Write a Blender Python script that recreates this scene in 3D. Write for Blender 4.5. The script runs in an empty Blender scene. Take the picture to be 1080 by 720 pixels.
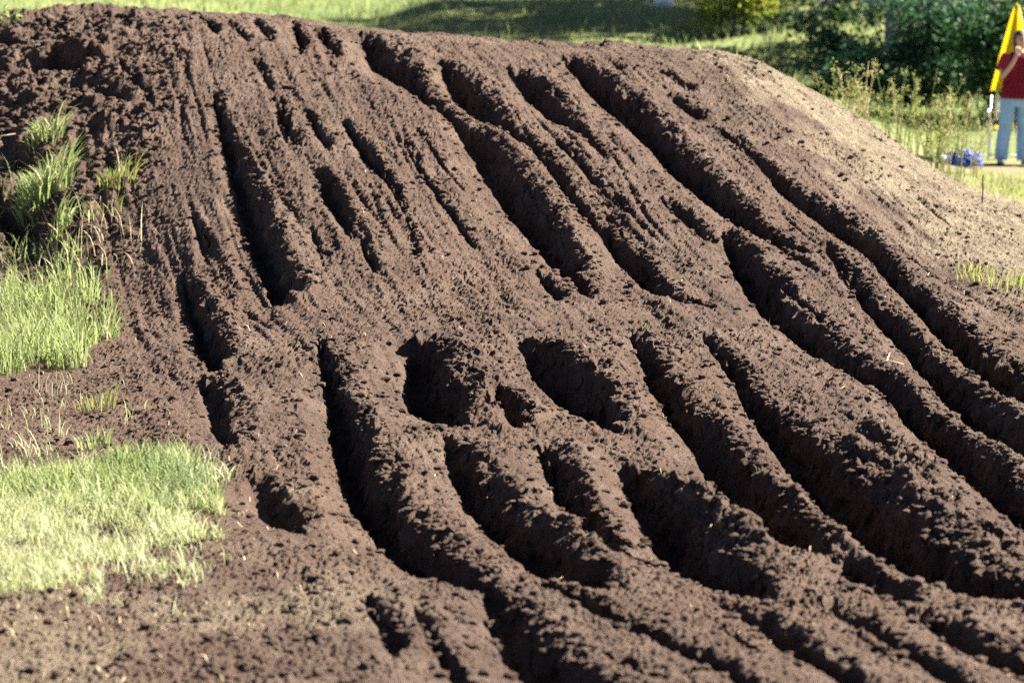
import bpy, bmesh, math, random
import numpy as np
from mathutils import Vector, Matrix

scene = bpy.context.scene
COL = scene.collection
R = math.radians

# ------------------------------------------------------------------ camera
cam_d = bpy.data.cameras.new("camera")
cam_d.sensor_width = 36.0
cam_d.lens = 86.67
cam_d.clip_start = 0.5
cam_d.clip_end = 3000.0
cam_d.dof.use_dof = True
cam_d.dof.focus_distance = 16.2
cam_d.dof.aperture_fstop = 2.1
cam = bpy.data.objects.new("camera", cam_d)
COL.objects.link(cam)
cam.location = (0.0, 0.0, 2.83)
cam.rotation_euler = (R(81.0), 0.0, 0.0)
scene.camera = cam

# ------------------------------------------------------------------ sky, sun, exposure
SUN_AZ, SUN_EL = 70.0, 38.0            # degrees right of the view direction, above the horizon
world = bpy.data.worlds.new("World")
scene.world = world
world.use_nodes = True
wn = world.node_tree
sky = wn.nodes.new('ShaderNodeTexSky')
sky.sky_type = 'NISHITA'
sky.sun_disc = False
sky.sun_elevation = R(SUN_EL)
sky.sun_rotation = R(SUN_AZ)
sky.air_density = 0.22
sky.dust_density = 0.3
wn.links.new(sky.outputs[0], wn.nodes['Background'].inputs[0])
wn.nodes['Background'].inputs[1].default_value = 0.05

sun_d = bpy.data.lights.new("sun", 'SUN')
sun_d.energy = 5.0
sun_d.angle = R(0.53)
sun_d.color = (1.0, 0.93, 0.83)
sun = bpy.data.objects.new("sun", sun_d)
COL.objects.link(sun)
sdir = Vector((math.sin(R(SUN_AZ)) * math.cos(R(SUN_EL)), math.cos(R(SUN_AZ)) * math.cos(R(SUN_EL)), math.sin(R(SUN_EL))))
sun.rotation_euler = sdir.to_track_quat('Z', 'Y').to_euler()
sun.location = (20, 10, 20)

scene.view_settings.view_transform = 'Standard'
scene.view_settings.look = 'None'
scene.view_settings.gamma = 1.0
scene.view_settings.exposure = 2.52
scene.cycles.use_denoising = False
scene.cycles.max_bounces = 6
scene.cycles.diffuse_bounces = 1
scene.cycles.transparent_max_bounces = 6

# ------------------------------------------------------------------ numeric helpers
rng = np.random.default_rng(11)
_perm = np.random.default_rng(3).permutation(4096)
_grad = np.random.default_rng(4).uniform(0, 2 * np.pi, 4096)
_gx, _gy = np.cos(_grad), np.sin(_grad)
_rv = np.random.default_rng(5).random((4096, 3))


def hsh(ix, iy, seed=0):
    return _perm[(ix + _perm[(iy + seed * 131) & 4095]) & 4095]


def perlin(x, y, seed=0):
    x0 = np.floor(x).astype(np.int64); y0 = np.floor(y).astype(np.int64)
    fx = x - x0; fy = y - y0
    u = fx * fx * fx * (fx * (fx * 6 - 15) + 10); v = fy * fy * fy * (fy * (fy * 6 - 15) + 10)

    def g(ix, iy, dx, dy):
        h = hsh(ix, iy, seed)
        return _gx[h] * dx + _gy[h] * dy
    a = g(x0, y0, fx, fy); b = g(x0 + 1, y0, fx - 1, fy)
    c = g(x0, y0 + 1, fx, fy - 1); d = g(x0 + 1, y0 + 1, fx - 1, fy - 1)
    return 1.5 * ((a * (1 - u) + b * u) * (1 - v) + (c * (1 - u) + d * u) * v)


def fbm(x, y, octv=4, seed=0, gain=0.5):
    s = 0; a = 1.0
    for i in range(octv):
        s = s + a * perlin(x, y, seed + i)
        x = x * 2.03 + 7.1; y = y * 2.03 + 3.7
        a *= gain
    return s


def crumbs(x, y, seed=0):
    """rounded lumps of random size, one per cell: height in cell units"""
    x0 = np.floor(x).astype(np.int64); y0 = np.floor(y).astype(np.int64)
    out = np.zeros_like(x)
    for i in (-1, 0, 1):
        for j in (-1, 0, 1):
            h = hsh(x0 + i, y0 + j, seed)
            r = _rv[h]
            dx = x - (x0 + i + r[..., 0]); dy = y - (y0 + j + r[..., 1])
            rad = 0.18 + 0.62 * r[..., 2] ** 2
            out = np.maximum(out, np.sqrt(np.maximum(0, rad * rad - dx * dx - dy * dy)))
    return out


def sstep(a, b, t):
    t = np.clip((t - a) / (b - a), 0, 1)
    return t * t * (3 - 2 * t)


# BASE START  smooth shape of the ground, before ruts and crumbs
def softplus(t, k):
    return np.logaddexp(0, t * k) / k


def base_z(x, y):
    x = np.asarray(x, float); y = np.asarray(y, float)
    toe = np.interp(x, [-7, -5.2, -3.9, -2.5, -1.0, 0.4, 8], [21.2, 20.4, 19.4, 18.2, 17.2, 16.9, 17.0])
    crest = np.interp(x, [-7, -4.6, -3, 0, 3, 8], [24.8, 24.3, 23.6, 23.0, 23.0, 23.6])
    zc = np.interp(x, [-8, -5.4, -4.2, -2.6, -1.6, -0.6, 0.5, 1.4, 2.0, 2.4, 2.95, 3.4, 4.1, 4.9, 5.8, 7.0, 9.0],
                   [2.2, 2.25, 2.34, 2.28, 2.15, 2.04, 1.97, 1.95, 1.90, 1.80, 1.50, 1.22, 0.72, 0.30, 0.08, 0.0, 0.0])
    # low apron in front of the ramp
    low = 0.30 * sstep(11.2, 16.9, y) * sstep(-3.0, -1.3, x)
    t = (y - toe) / (crest - toe)
    # toe is eased in, the crest rolls over
    k = 9.0
    up = (np.logaddexp(0, t * k) - np.logaddexp(0, (t - 1.0) * k * 1.6) / 1.6) / k
    up = np.clip(up, 0, 1)
    up = up - 0.05 * softplus(t - 1.0, 6) - 0.30 * softplus(t - 1.35, 6)
    up = np.where(t > 0.9, np.maximum(up, 0.0), up)
    z = low + (zc - low) * up
    # field behind: climbs slowly
    z = z + 1.45 * sstep(31, 52, y) * sstep(26, 8, x) + 0.030 * softplus(y - 50, 0.2)
    z = z + 0.5 * sstep(34, 50, y) * sstep(-2, -14, x)
    return z
# BASE END


# RUTS START  (x, y, half width, depth) in metres, running downhill
RUTS = [
    {"p": [(-2.636, 21.903, 0.033, 0.04), (-2.489, 21.323, 0.064, 0.15), (-2.338, 20.668, 0.078, 0.2), (-2.19, 19.996, 0.091, 0.22), (-2.003, 19.192, 0.116, 0.26), (-1.801, 18.302, 0.132, 0.27), (-1.628, 17.474, 0.139, 0.24)]},
    {"p": [(-2.957, 23.772, 0.033, 0.1), (-2.755, 23.28, 0.041, 0.08)]},
    {"p": [(-2.649, 23.533, 0.033, 0.1), (-2.451, 23.079, 0.04, 0.08)]},
    {"p": [(-2.42, 23.666, 0.043, 0.1), (-2.226, 23.036, 0.042, 0.08)]},
    {"p": [(-2.063, 23.702, 0.053, 0.16), (-1.924, 22.781, 0.06, 0.1)]},
    {"p": [(-1.833, 23.42, 0.051, 0.14), (-1.584, 22.632, 0.05, 0.06)]},
    {"p": [(-2.323, 22.492, 0.041, 0.05), (-2.123, 21.903, 0.04, 0.06)]},
    {"p": [(-3.411, 23.843, 0.026, 0.04), (-3.033, 22.653, 0.025, 0.04)]},
    {"p": [(-3.636, 22.904, 0.048, 0.05), (-3.212, 22.047, 0.053, 0.06)]},
    {"p": [(-2.066, 21.635, 0.04, 0.05), (-1.954, 21.209, 0.047, 0.1), (-1.812, 20.667, 0.046, 0.05)]},
    {"p": [(-1.756, 21.278, 0.047, 0.08), (-1.522, 20.514, 0.06, 0.08)]},
    {"p": [(-1.555, 19.98, 0.06, 0.05), (-1.426, 19.452, 0.088, 0.18), (-1.3, 18.902, 0.071, 0.1), (-1.202, 18.492, 0.042, 0.04)]},
    {"p": [(-1.401, 20.974, 0.038, 0.06), (-1.186, 20.274, 0.059, 0.15), (-0.981, 19.587, 0.044, 0.08), (-0.816, 18.867, 0.029, 0.05), (-0.7, 18.087, 0.028, 0.03)]},
    {"p": [(-1.118, 18.409, 0.049, 0.06), (-0.995, 17.833, 0.054, 0.06)]},
    {"p": [(-1.531, 18.854, 0.035, 0.04), (-1.382, 18.014, 0.034, 0.04)]},
    {"p": [(-1.396, 23.424, 0.104, 0.14), (-1.213, 22.662, 0.165, 0.3), (-0.972, 22.07, 0.142, 0.28), (-0.776, 21.529, 0.099, 0.16), (-0.61, 21.21, 0.065, 0.1), (-0.449, 20.882, 0.074, 0.1), (-0.299, 20.469, 0.151, 0.26), (-0.137, 19.813, 0.177, 0.34), (0.052, 19.115, 0.171, 0.34), (0.2, 18.513, 0.152, 0.3), (0.347, 17.945, 0.121, 0.26), (0.448, 17.495, 0.079, 0.14), (0.543, 17.058, 0.059, 0.06)]},
    {"p": [(-0.6, 22.394, 0.1, 0.14), (-0.45, 21.74, 0.152, 0.3), (-0.26, 21.2, 0.127, 0.26), (0, 20.672, 0.071, 0.12), (0.172, 20.322, 0.058, 0.09), (0.322, 19.888, 0.067, 0.1), (0.461, 19.263, 0.065, 0.12), (0.595, 18.788, 0.056, 0.09), (0.713, 18.429, 0.068, 0.1), (0.822, 17.997, 0.102, 0.2), (0.95, 17.505, 0.099, 0.22), (1.04, 17.068, 0.078, 0.1)]},
    {"p": [(0, 22.289, 0.073, 0.1), (0.183, 21.707, 0.126, 0.26), (0.404, 21.072, 0.113, 0.24), (0.647, 20.532, 0.06, 0.1), (0.77, 20.002, 0.037, 0.05)]},
    {"p": [(1.057, 17.016, 0.035, 0.06), (1.218, 16.954, 0.055, 0.12), (1.373, 16.83, 0.041, 0.06)]},
    {"p": [(0.728, 18.851, 0.049, 0.06), (0.852, 18.355, 0.055, 0.06)]},
    {"p": [(0.218, 17.547, 0.066, 0.1), (0.331, 17.058, 0.064, 0.1)]},
    {"p": [(0.522, 22.754, 0.092, 0.14), (0.719, 22.094, 0.138, 0.3), (0.92, 21.408, 0.141, 0.34), (1.133, 20.763, 0.138, 0.34), (1.328, 20.065, 0.125, 0.32), (1.52, 19.515, 0.121, 0.3), (1.713, 18.954, 0.103, 0.26), (1.901, 18.479, 0.057, 0.12), (2.169, 18.067, 0.035, 0.06)]},
    {"p": [(1.795, 20.759, 0.053, 0.06), (2.012, 20.102, 0.06, 0.08), (2.164, 19.488, 0.079, 0.18), (2.306, 19.148, 0.094, 0.2), (2.507, 18.744, 0.106, 0.26), (2.7, 18.258, 0.096, 0.22), (2.778, 17.735, 0.088, 0.2), (2.839, 17.165, 0.087, 0.2), (2.905, 16.526, 0.096, 0.24), (2.964, 15.787, 0.105, 0.26), (3.017, 15.1, 0.106, 0.27), (3.091, 14.372, 0.106, 0.27)]},
    {"p": [(2.326, 18.212, 0.042, 0.06), (2.392, 17.626, 0.055, 0.1), (2.462, 17.137, 0.066, 0.14), (2.533, 16.487, 0.083, 0.2), (2.602, 15.675, 0.086, 0.22), (2.642, 14.905, 0.099, 0.25), (2.701, 14.331, 0.117, 0.3), (2.785, 13.839, 0.127, 0.32), (2.892, 13.408, 0.127, 0.32)]},
    {"p": [(1.614, 18.301, 0.077, 0.12), (1.688, 17.859, 0.13, 0.28), (1.755, 17.264, 0.14, 0.32), (1.889, 16.406, 0.119, 0.3), (2, 15.85, 0.108, 0.28), (2.173, 15.224, 0.074, 0.2), (2.306, 14.762, 0.084, 0.22), (2.368, 14.208, 0.105, 0.28), (2.452, 13.603, 0.122, 0.32), (2.517, 13.029, 0.112, 0.3), (2.57, 12.518, 0.107, 0.3), (2.628, 12.018, 0.103, 0.3)]},
    {"p": [(1.269, 15.902, 0.042, 0.06), (1.393, 15.131, 0.065, 0.14), (1.416, 14.495, 0.074, 0.18), (1.513, 13.798, 0.117, 0.3), (1.638, 13.213, 0.154, 0.4), (1.741, 12.466, 0.16, 0.45), (1.881, 11.631, 0.153, 0.46), (2.005, 11.023, 0.139, 0.45), (2.127, 10.749, 0.102, 0.4), (2.312, 10.618, 0.071, 0.35)]},
    {"p": [(0.819, 15.943, 0.062, 0.1), (0.885, 15.122, 0.088, 0.2), (0.961, 14.29, 0.088, 0.22), (1.095, 13.562, 0.127, 0.3), (1.16, 12.957, 0.147, 0.38), (1.204, 12.446, 0.14, 0.38), (1.324, 11.916, 0.109, 0.32), (1.464, 11.519, 0.077, 0.18)]},
    {"p": [(1.551, 11.215, 0.06, 0.14), (1.62, 10.921, 0.09, 0.22), (1.737, 10.648, 0.077, 0.18)]},
    {"p": [(1.883, 13.142, 0.038, 0.06), (2.128, 12.497, 0.042, 0.1), (2.277, 11.713, 0.041, 0.1), (2.375, 11.235, 0.035, 0.06)]},
    {"p": [(0.135, 15.706, 0.095, 0.2), (0.227, 15.316, 0.156, 0.36), (0.36, 14.854, 0.18, 0.4), (0.483, 14.372, 0.158, 0.34), (0.59, 13.952, 0.084, 0.16)]},
    {"p": [(0.648, 12.886, 0.09, 0.22), (0.713, 12.415, 0.136, 0.36), (0.775, 11.844, 0.152, 0.4), (0.875, 11.306, 0.148, 0.4), (1.002, 10.921, 0.112, 0.34), (1.111, 10.719, 0.067, 0.2)]},
    {"p": [(-0.6, 15.726, 0.123, 0.3), (-0.553, 15.07, 0.181, 0.42), (-0.476, 14.505, 0.193, 0.44), (-0.343, 14.126, 0.136, 0.3)]},
    {"p": [(-0.359, 13.48, 0.052, 0.12), (-0.298, 13.101, 0.086, 0.24), (-0.187, 12.487, 0.096, 0.3), (-0.038, 11.946, 0.1, 0.32), (0.1, 11.489, 0.116, 0.34), (0.246, 11.094, 0.134, 0.36), (0.388, 10.901, 0.083, 0.26)]},
    {"p": [(-0.069, 14.762, 0.058, 0.12), (-0.023, 14.413, 0.089, 0.26), (0.044, 14.003, 0.07, 0.14)]},
    {"p": [(0.159, 13.48, 0.042, 0.1), (0.215, 13.07, 0.071, 0.2), (0.295, 12.487, 0.073, 0.24), (0.441, 11.916, 0.068, 0.22), (0.562, 11.489, 0.056, 0.16), (0.703, 11.124, 0.037, 0.08)]},
    {"p": [(-0.233, 14.947, 0.029, 0.05), (-0.132, 14.085, 0.033, 0.08)]},
    {"p": [(-1.265, 15.92, 0.037, 0.05), (-1.143, 15.1, 0.07, 0.14), (-1.037, 14.423, 0.1, 0.28), (-0.946, 13.644, 0.106, 0.34), (-0.852, 12.917, 0.106, 0.36), (-0.726, 12.303, 0.104, 0.36), (-0.532, 11.631, 0.118, 0.38), (-0.334, 11.124, 0.118, 0.38), (-0.155, 10.881, 0.083, 0.26)]},
    {"p": [(-2.507, 18.799, 0.043, 0.06), (-2.292, 17.813, 0.081, 0.2), (-2.035, 16.43, 0.1, 0.24), (-1.882, 15.671, 0.102, 0.2)]},
    {"p": [(-1.901, 15.119, 0.092, 0.1), (-1.708, 14.173, 0.109, 0.14), (-1.59, 13.519, 0.073, 0.08)]},
    {"p": [(-1.36, 12.824, 0.098, 0.08), (-1.247, 12.375, 0.158, 0.2), (-1.121, 12.058, 0.132, 0.14)]},
    {"p": [(-0.093, 10.699, 0.068, 0.12), (-0.057, 10.304, 0.105, 0.26), (0.062, 9.747, 0.127, 0.32), (0.239, 9.251, 0.147, 0.36), (0.353, 8.846, 0.136, 0.34)]},
    {"p": [(-0.62, 10.587, 0.041, 0.08), (-0.53, 10.122, 0.071, 0.14), (-0.464, 9.727, 0.053, 0.1)]},
    {"p": [(0.15, 10.82, 0.037, 0.06), (0.36, 10.456, 0.057, 0.12), (0.561, 10.091, 0.057, 0.12), (0.833, 9.524, 0.056, 0.1), (1.013, 9.079, 0.054, 0.1)]},
    {"p": [(0.922, 10.587, 0.047, 0.06), (1.056, 10.243, 0.065, 0.14), (1.167, 9.859, 0.074, 0.17), (1.289, 9.535, 0.065, 0.14), (1.438, 9.018, 0.062, 0.12)]},
    {"p": [(1.728, 10.385, 0.055, 0.07), (1.812, 10.152, 0.065, 0.14), (1.899, 9.859, 0.081, 0.2), (1.99, 9.626, 0.084, 0.2), (2.096, 9.403, 0.081, 0.2)]},
    {"p": [(1.367, 10.456, 0.038, 0.06), (1.545, 9.98, 0.052, 0.1), (1.684, 9.514, 0.055, 0.1), (1.81, 9.079, 0.052, 0.1)]},
    {"p": [(-0.408, 10.304, 0.048, 0.06), (-0.271, 9.727, 0.061, 0.1), (-0.183, 9.201, 0.058, 0.1)]},
    {"p": [(0.387, 9.727, 0.042, 0.07), (0.557, 9.332, 0.048, 0.08)]},
    {"p": [(0.883, 10.122, 0.031, 0.05), (1.005, 9.727, 0.033, 0.05)]},
    {"p": [(1.43, 10.01, 0.031, 0.05), (1.563, 9.585, 0.032, 0.06)]},
    {"p": [(1.373, 22.418, 0.04, 0.05), (1.579, 21.922, 0.054, 0.07)]},
    {"p": [(1.426, 21.618, 0.06, 0.1), (1.604, 21.215, 0.074, 0.1)]},
    {"p": [(-4.357, 23.247, 0.085, 0.45), (-4.165, 23.169, 0.112, 0.6), (-3.986, 23.165, 0.069, 0.4)]},
    {"p": [(-4.324, 21.058, 0.177, 0.2), (-4.08, 20.535, 0.212, 0.3), (-3.822, 20.07, 0.206, 0.25), (-3.676, 19.766, 0.138, 0.12)]},  # not a wheel rut: hollow added to the left bank to shade it
    {"p": [(-4.918, 23.837, 0.077, 0.2), (-4.71, 23.702, 0.065, 0.15)]},
    {"p": [(-4.362, 21.804, 0.104, 0.15), (-4.106, 21.312, 0.116, 0.2)]},
    {"p": [(-2.554, 19.729, 0.037, 0.04), (-2.384, 19.127, 0.036, 0.04)]},
    {"p": [(0.149, 19.348, 0.036, 0.05), (0.421, 18.145, 0.041, 0.05)]},
    {"p": [(-0.904, 20.447, 0.037, 0.05), (-0.516, 19.101, 0.042, 0.06), (-0.283, 18.3, 0.034, 0.04)]},
    {"p": [(-0.794, 20.659, 0.03, 0.04), (-0.374, 19.388, 0.028, 0.05)]},
    {"p": [(0.392, 20.417, 0.037, 0.05), (0.874, 18.851, 0.042, 0.06)]},
    {"p": [(1.183, 19.167, 0.042, 0.06), (1.454, 18.333, 0.054, 0.09)]},
    {"p": [(1.886, 17.358, 0.033, 0.05), (2.09, 16.282, 0.037, 0.06)]},
]
RIDGES = [
    {"p": [(-0.393, 15.777, 0.086, 0.1), (-0.283, 15.09, 0.106, 0.17), (-0.167, 14.249, 0.1, 0.15), (-0.097, 13.777, 0.065, 0.08)]},
    {"p": [(-0.169, 13.48, 0.074, 0.08), (0.0, 12.63, 0.099, 0.15), (0.196, 11.844, 0.093, 0.14), (0.438, 11.094, 0.061, 0.06)]},
    {"p": [(-0.761, 14.085, 0.099, 0.06), (-0.544, 12.824, 0.131, 0.13), (-0.282, 11.916, 0.122, 0.12), (0.022, 11.053, 0.07, 0.06)]},
    {"p": [(0.307, 13.48, 0.063, 0.06), (0.494, 12.558, 0.079, 0.11), (0.661, 11.631, 0.064, 0.08)]},
    {"p": [(0.827, 12.917, 0.071, 0.1), (0.967, 12.283, 0.097, 0.16), (1.143, 11.489, 0.1, 0.14), (1.278, 10.921, 0.06, 0.06)]},
    {"p": [(1.359, 13.326, 0.073, 0.08), (1.442, 12.558, 0.089, 0.14), (1.573, 11.662, 0.092, 0.13), (1.706, 10.921, 0.06, 0.06)]},
    {"p": [(1.892, 13.326, 0.084, 0.06), (2.061, 12.415, 0.117, 0.13), (2.255, 11.306, 0.107, 0.1)]},
    {"p": [(-0.166, 15.183, 0.059, 0.06), (-0.058, 14.947, 0.053, 0.08)]},
    {"p": [(0.429, 15.286, 0.06, 0.06), (0.623, 14.495, 0.079, 0.1), (0.712, 13.777, 0.065, 0.06)]},
    {"p": [(1.922, 15.409, 0.072, 0.05), (2.093, 14.075, 0.099, 0.1), (2.242, 12.824, 0.091, 0.1), (2.374, 11.57, 0.082, 0.08)]},
    {"p": [(0.915, 23.951, 0.055, 0.08), (0.956, 23.606, 0.054, 0.08)]},
    {"p": [(0.143, 18.555, 0.1, 0.05), (0.426, 18.345, 0.114, 0.07), (0.672, 17.328, 0.094, 0.04)]},
    {"p": [(1.393, 18.47, 0.057, 0.06), (1.456, 18.365, 0.064, 0.08)]},
    {"p": [(1.671, 18.385, 0.057, 0.1), (1.846, 17.985, 0.056, 0.06)]},
]
AREAS = {
    'tall': [(-4.61, 19.81), (-3.59, 19.25), (-3.27, 18.92), (-3.18, 18.5), (-2.97, 16.77), (-3.2, 16.42), (-3.82, 16.32)],
    'green': [(-2.93, 12.87), (-2.66, 13.28), (-2.34, 12.97), (-2.07, 13.16), (-1.77, 13.28), (-1.62, 12.75), (-1.53, 12.2), (-1.63, 11.84), (-2.06, 11.85), (-2.72, 11.88)],
    'blue': [(-2.17, 12.85), (-2.01, 13.12), (-1.72, 12.91), (-1.64, 12.48), (-1.77, 12.12), (-2.02, 12.23)],
    'dry': [(-2.78, 12.19), (-2.34, 12.36), (-1.72, 12.12), (-1.53, 12.2), (-1.57, 11.4), (-1.68, 10.92), (-2.02, 10.65), (-2.43, 10.59)],
    'sparse': [(-3.65, 16.43), (-3.04, 16.24), (-2.55, 15.95), (-2.03, 13.66), (-2.19, 13.28), (-2.85, 13.46), (-3.19, 14.01)],
    'near_edge': [(-3.13, 13.74), (-2.71, 13.82), (-2.09, 13.68), (-1.67, 13.54), (-1.52, 12.94), (-1.41, 11.84), (-1.45, 10.78), (-1.72, 10.3), (-2.35, 10.22)],
    'bank': [(-5.01, 21.68), (-4.22, 21.23), (-3.7, 20.39), (-3.28, 19.7), (-3.33, 19.31), (-4.68, 20.13)],
}
SPOTS = {
    'tuft_big': (-3.98, 20.97),
    'tuft_small': (-3.32, 20.74),
    'tuft_low': (-3.84, 20.29),
    'tuft_thin': (-3.37, 20.38),
    'tuft_top': (-4.11, 21.81),
    'seedling': (-4.88, 24.04),
    'tuft_near1': (-2.54, 14.93),
    'tuft_near2': (-2.38, 13.81),
    'tuft_flank': (3.49, 17.81),
    'tuft_flank2': (3.41, 18.13),
    'stake': (4.17, 21.8),
    'straw1': (1.96, 15.9),
    'straw2': (2.35, 15.13),
    'dry1': (-3.41, 19.78),
    'stick': (-4.48, 22.06),
    'clod_top': (0.95, 23.61),
    'stick2': (-1.59, 13.52),
}
# RUTS END


# ------------------------------------------------------------------ object helpers
def put(ob, parent=None, label=None, cat=None, group=None, kind=None):
    COL.objects.link(ob)
    if parent is not None:
        ob.parent = parent
    for k, v in (("label", label), ("category", cat), ("group", group), ("kind", kind)):
        if v:
            ob[k] = v
    return ob


def mesh_np(name, verts, faces, mat, smooth=False, attrs=None):
    """faces: int array (n,3) or (n,4), or a list of such arrays"""
    me = bpy.data.meshes.new(name)
    if not isinstance(faces, list):
        faces = [faces]
    faces = [f for f in faces if len(f)]
    verts = np.asarray(verts, np.float32)
    me.vertices.add(len(verts)); me.vertices.foreach_set("co", verts.ravel())
    lv = np.concatenate([f.ravel() for f in faces]).astype(np.int32)
    cnt = np.concatenate([np.full(len(f), f.shape[1]) for f in faces]).astype(np.int32)
    st = np.concatenate([[0], np.cumsum(cnt)[:-1]]).astype(np.int32)
    me.loops.add(len(lv)); me.loops.foreach_set("vertex_index", lv)
    me.polygons.add(len(cnt)); me.polygons.foreach_set("loop_start", st)
    me.polygons.foreach_set("loop_total", cnt)
    me.update(calc_edges=True)
    me.polygons.foreach_set("use_smooth", np.full(len(cnt), smooth))
    for k, v in (attrs or {}).items():
        v = np.asarray(v, np.float32)
        if v.ndim == 1:
            a = me.attributes.new(k, 'FLOAT', 'POINT'); a.data.foreach_set("value", v)
        else:
            a = me.attributes.new(k, 'FLOAT_COLOR', 'POINT')
            a.data.foreach_set("color", np.concatenate([v, np.ones((len(v), 1), np.float32)], 1).ravel())
    if mat:
        me.materials.append(mat)
    return me


def obj(name, me, **kw):
    return put(bpy.data.objects.new(name, me), **kw)


def empty(name, loc, label, cat, group=None, rz=0.0):
    o = bpy.data.objects.new(name, None)
    o.empty_display_size = 0.2
    o.location = loc; o.rotation_euler = (0, 0, rz)
    return put(o, label=label, cat=cat, group=group)


def bm_obj(name, bm, mat, smooth=True, **kw):
    me = bpy.data.meshes.new(name)
    bm.to_mesh(me); bm.free()
    for p in me.polygons:
        p.use_smooth = smooth
    me.materials.append(mat)
    return obj(name, me, **kw)


def tube(bm, pts, rads, seg=8, cap=True):
    rings = []
    n = len(pts)
    pts = [Vector(p) for p in pts]
    for i, p in enumerate(pts):
        d = (pts[min(i + 1, n - 1)] - pts[max(i - 1, 0)]).normalized()
        a = d.orthogonal().normalized() if i == 0 else (a0 - d * a0.dot(d)).normalized()
        a0 = a
        b = d.cross(a)
        rings.append([bm.verts.new(p + (a * math.cos(2 * math.pi * k / seg) + b * math.sin(2 * math.pi * k / seg)) * rads[i]) for k in range(seg)])
    for i in range(n - 1):
        for k in range(seg):
            bm.faces.new((rings[i][k], rings[i][(k + 1) % seg], rings[i + 1][(k + 1) % seg], rings[i + 1][k]))
    if cap:
        bm.faces.new(rings[0][::-1]); bm.faces.new(rings[-1])
    return bm


# ------------------------------------------------------------------ materials
def new_mat(name):
    m = bpy.data.materials.new(name)
    m.use_nodes = True
    nt = m.node_tree
    return m, nt, nt.nodes['Principled BSDF']


def N(nt, t, **kw):
    n = nt.nodes.new(t)
    for k, v in kw.items():
        setattr(n, k, v)
    return n


def noise_node(nt, scale, detail=3, rough=0.55):
    tc = nt.nodes.get('TC') or N(nt, 'ShaderNodeTexCoord', name='TC')
    n = N(nt, 'ShaderNodeTexNoise')
    n.inputs['Scale'].default_value = scale
    n.inputs['Detail'].default_value = detail
    n.inputs['Roughness'].default_value = rough
    nt.links.new(tc.outputs['Object'], n.inputs['Vector'])
    return n


def ramp_node(nt, src, stops):
    r = N(nt, 'ShaderNodeValToRGB')
    el = r.color_ramp.elements
    while len(el) < len(stops):
        el.new(0.5)
    for e, (p, c) in zip(el, stops):
        e.position = p; e.color = (*c, 1)
    nt.links.new(src, r.inputs[0])
    return r


def mix_node(nt, fac, a, b, mode='MIX'):
    m = N(nt, 'ShaderNodeMix', data_type='RGBA', blend_type=mode)
    for sock, v in ((m.inputs[0], fac), (m.inputs[6], a), (m.inputs[7], b)):
        if isinstance(v, (int, float)):
            sock.default_value = v
        elif isinstance(v, tuple):
            sock.default_value = (*v, 1)
        else:
            nt.links.new(v, sock)
    return m.outputs[2]


def soil_material(name):
    m, nt, bs = new_mat(name)
    big = noise_node(nt, 0.55, 4)
    mid = noise_node(nt, 6.0, 4, 0.65)
    fine = noise_node(nt, 95.0, 3, 0.7)
    dark = ramp_node(nt, mid.outputs[0], [(0.25, (0.073, 0.047, 0.034)), (0.5, (0.120, 0.081, 0.062)), (0.8, (0.178, 0.122, 0.095))])
    warm = mix_node(nt, ramp_node(nt, big.outputs[0], [(0.42, (0, 0, 0)), (0.68, (1, 1, 1))]).outputs[0], dark.outputs[0], (0.142, 0.093, 0.068))
    dry = noise_node(nt, 1.7, 5, 0.7)
    warm = mix_node(nt, ramp_node(nt, dry.outputs[0], [(0.48, (0, 0, 0)), (0.72, (1, 1, 1))]).outputs[0], warm, (0.205, 0.147, 0.112))
    sandc = ramp_node(nt, mid.outputs[0], [(0.2, (0.14, 0.108, 0.072)), (0.5, (0.26, 0.21, 0.142)), (0.8, (0.37, 0.31, 0.22))])
    at = N(nt, 'ShaderNodeAttribute', attribute_name='sand')
    c = mix_node(nt, at.outputs['Fac'], warm, sandc.outputs[0])
    speck = ramp_node(nt, fine.outputs[0], [(0.30, (0.55, 0.55, 0.55)), (0.55, (1, 1, 1)), (0.72, (1.35, 1.33, 1.3))])
    c = mix_node(nt, 1.0, c, speck.outputs[0], 'MULTIPLY')
    nt.links.new(c, bs.inputs['Base Color'])
    bs.inputs['Roughness'].default_value = 0.95
    bs.inputs['Specular IOR Level'].default_value = 0.15
    bmp = N(nt, 'ShaderNodeBump')
    bmp.inputs['Strength'].default_value = 1.0
    bmp.inputs['Distance'].default_value = 0.055
    b2 = noise_node(nt, 52.0, 5, 0.75)
    nt.links.new(b2.outputs[0], bmp.inputs['Height'])
    nt.links.new(bmp.outputs[0], bs.inputs['Normal'])
    return m


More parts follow.
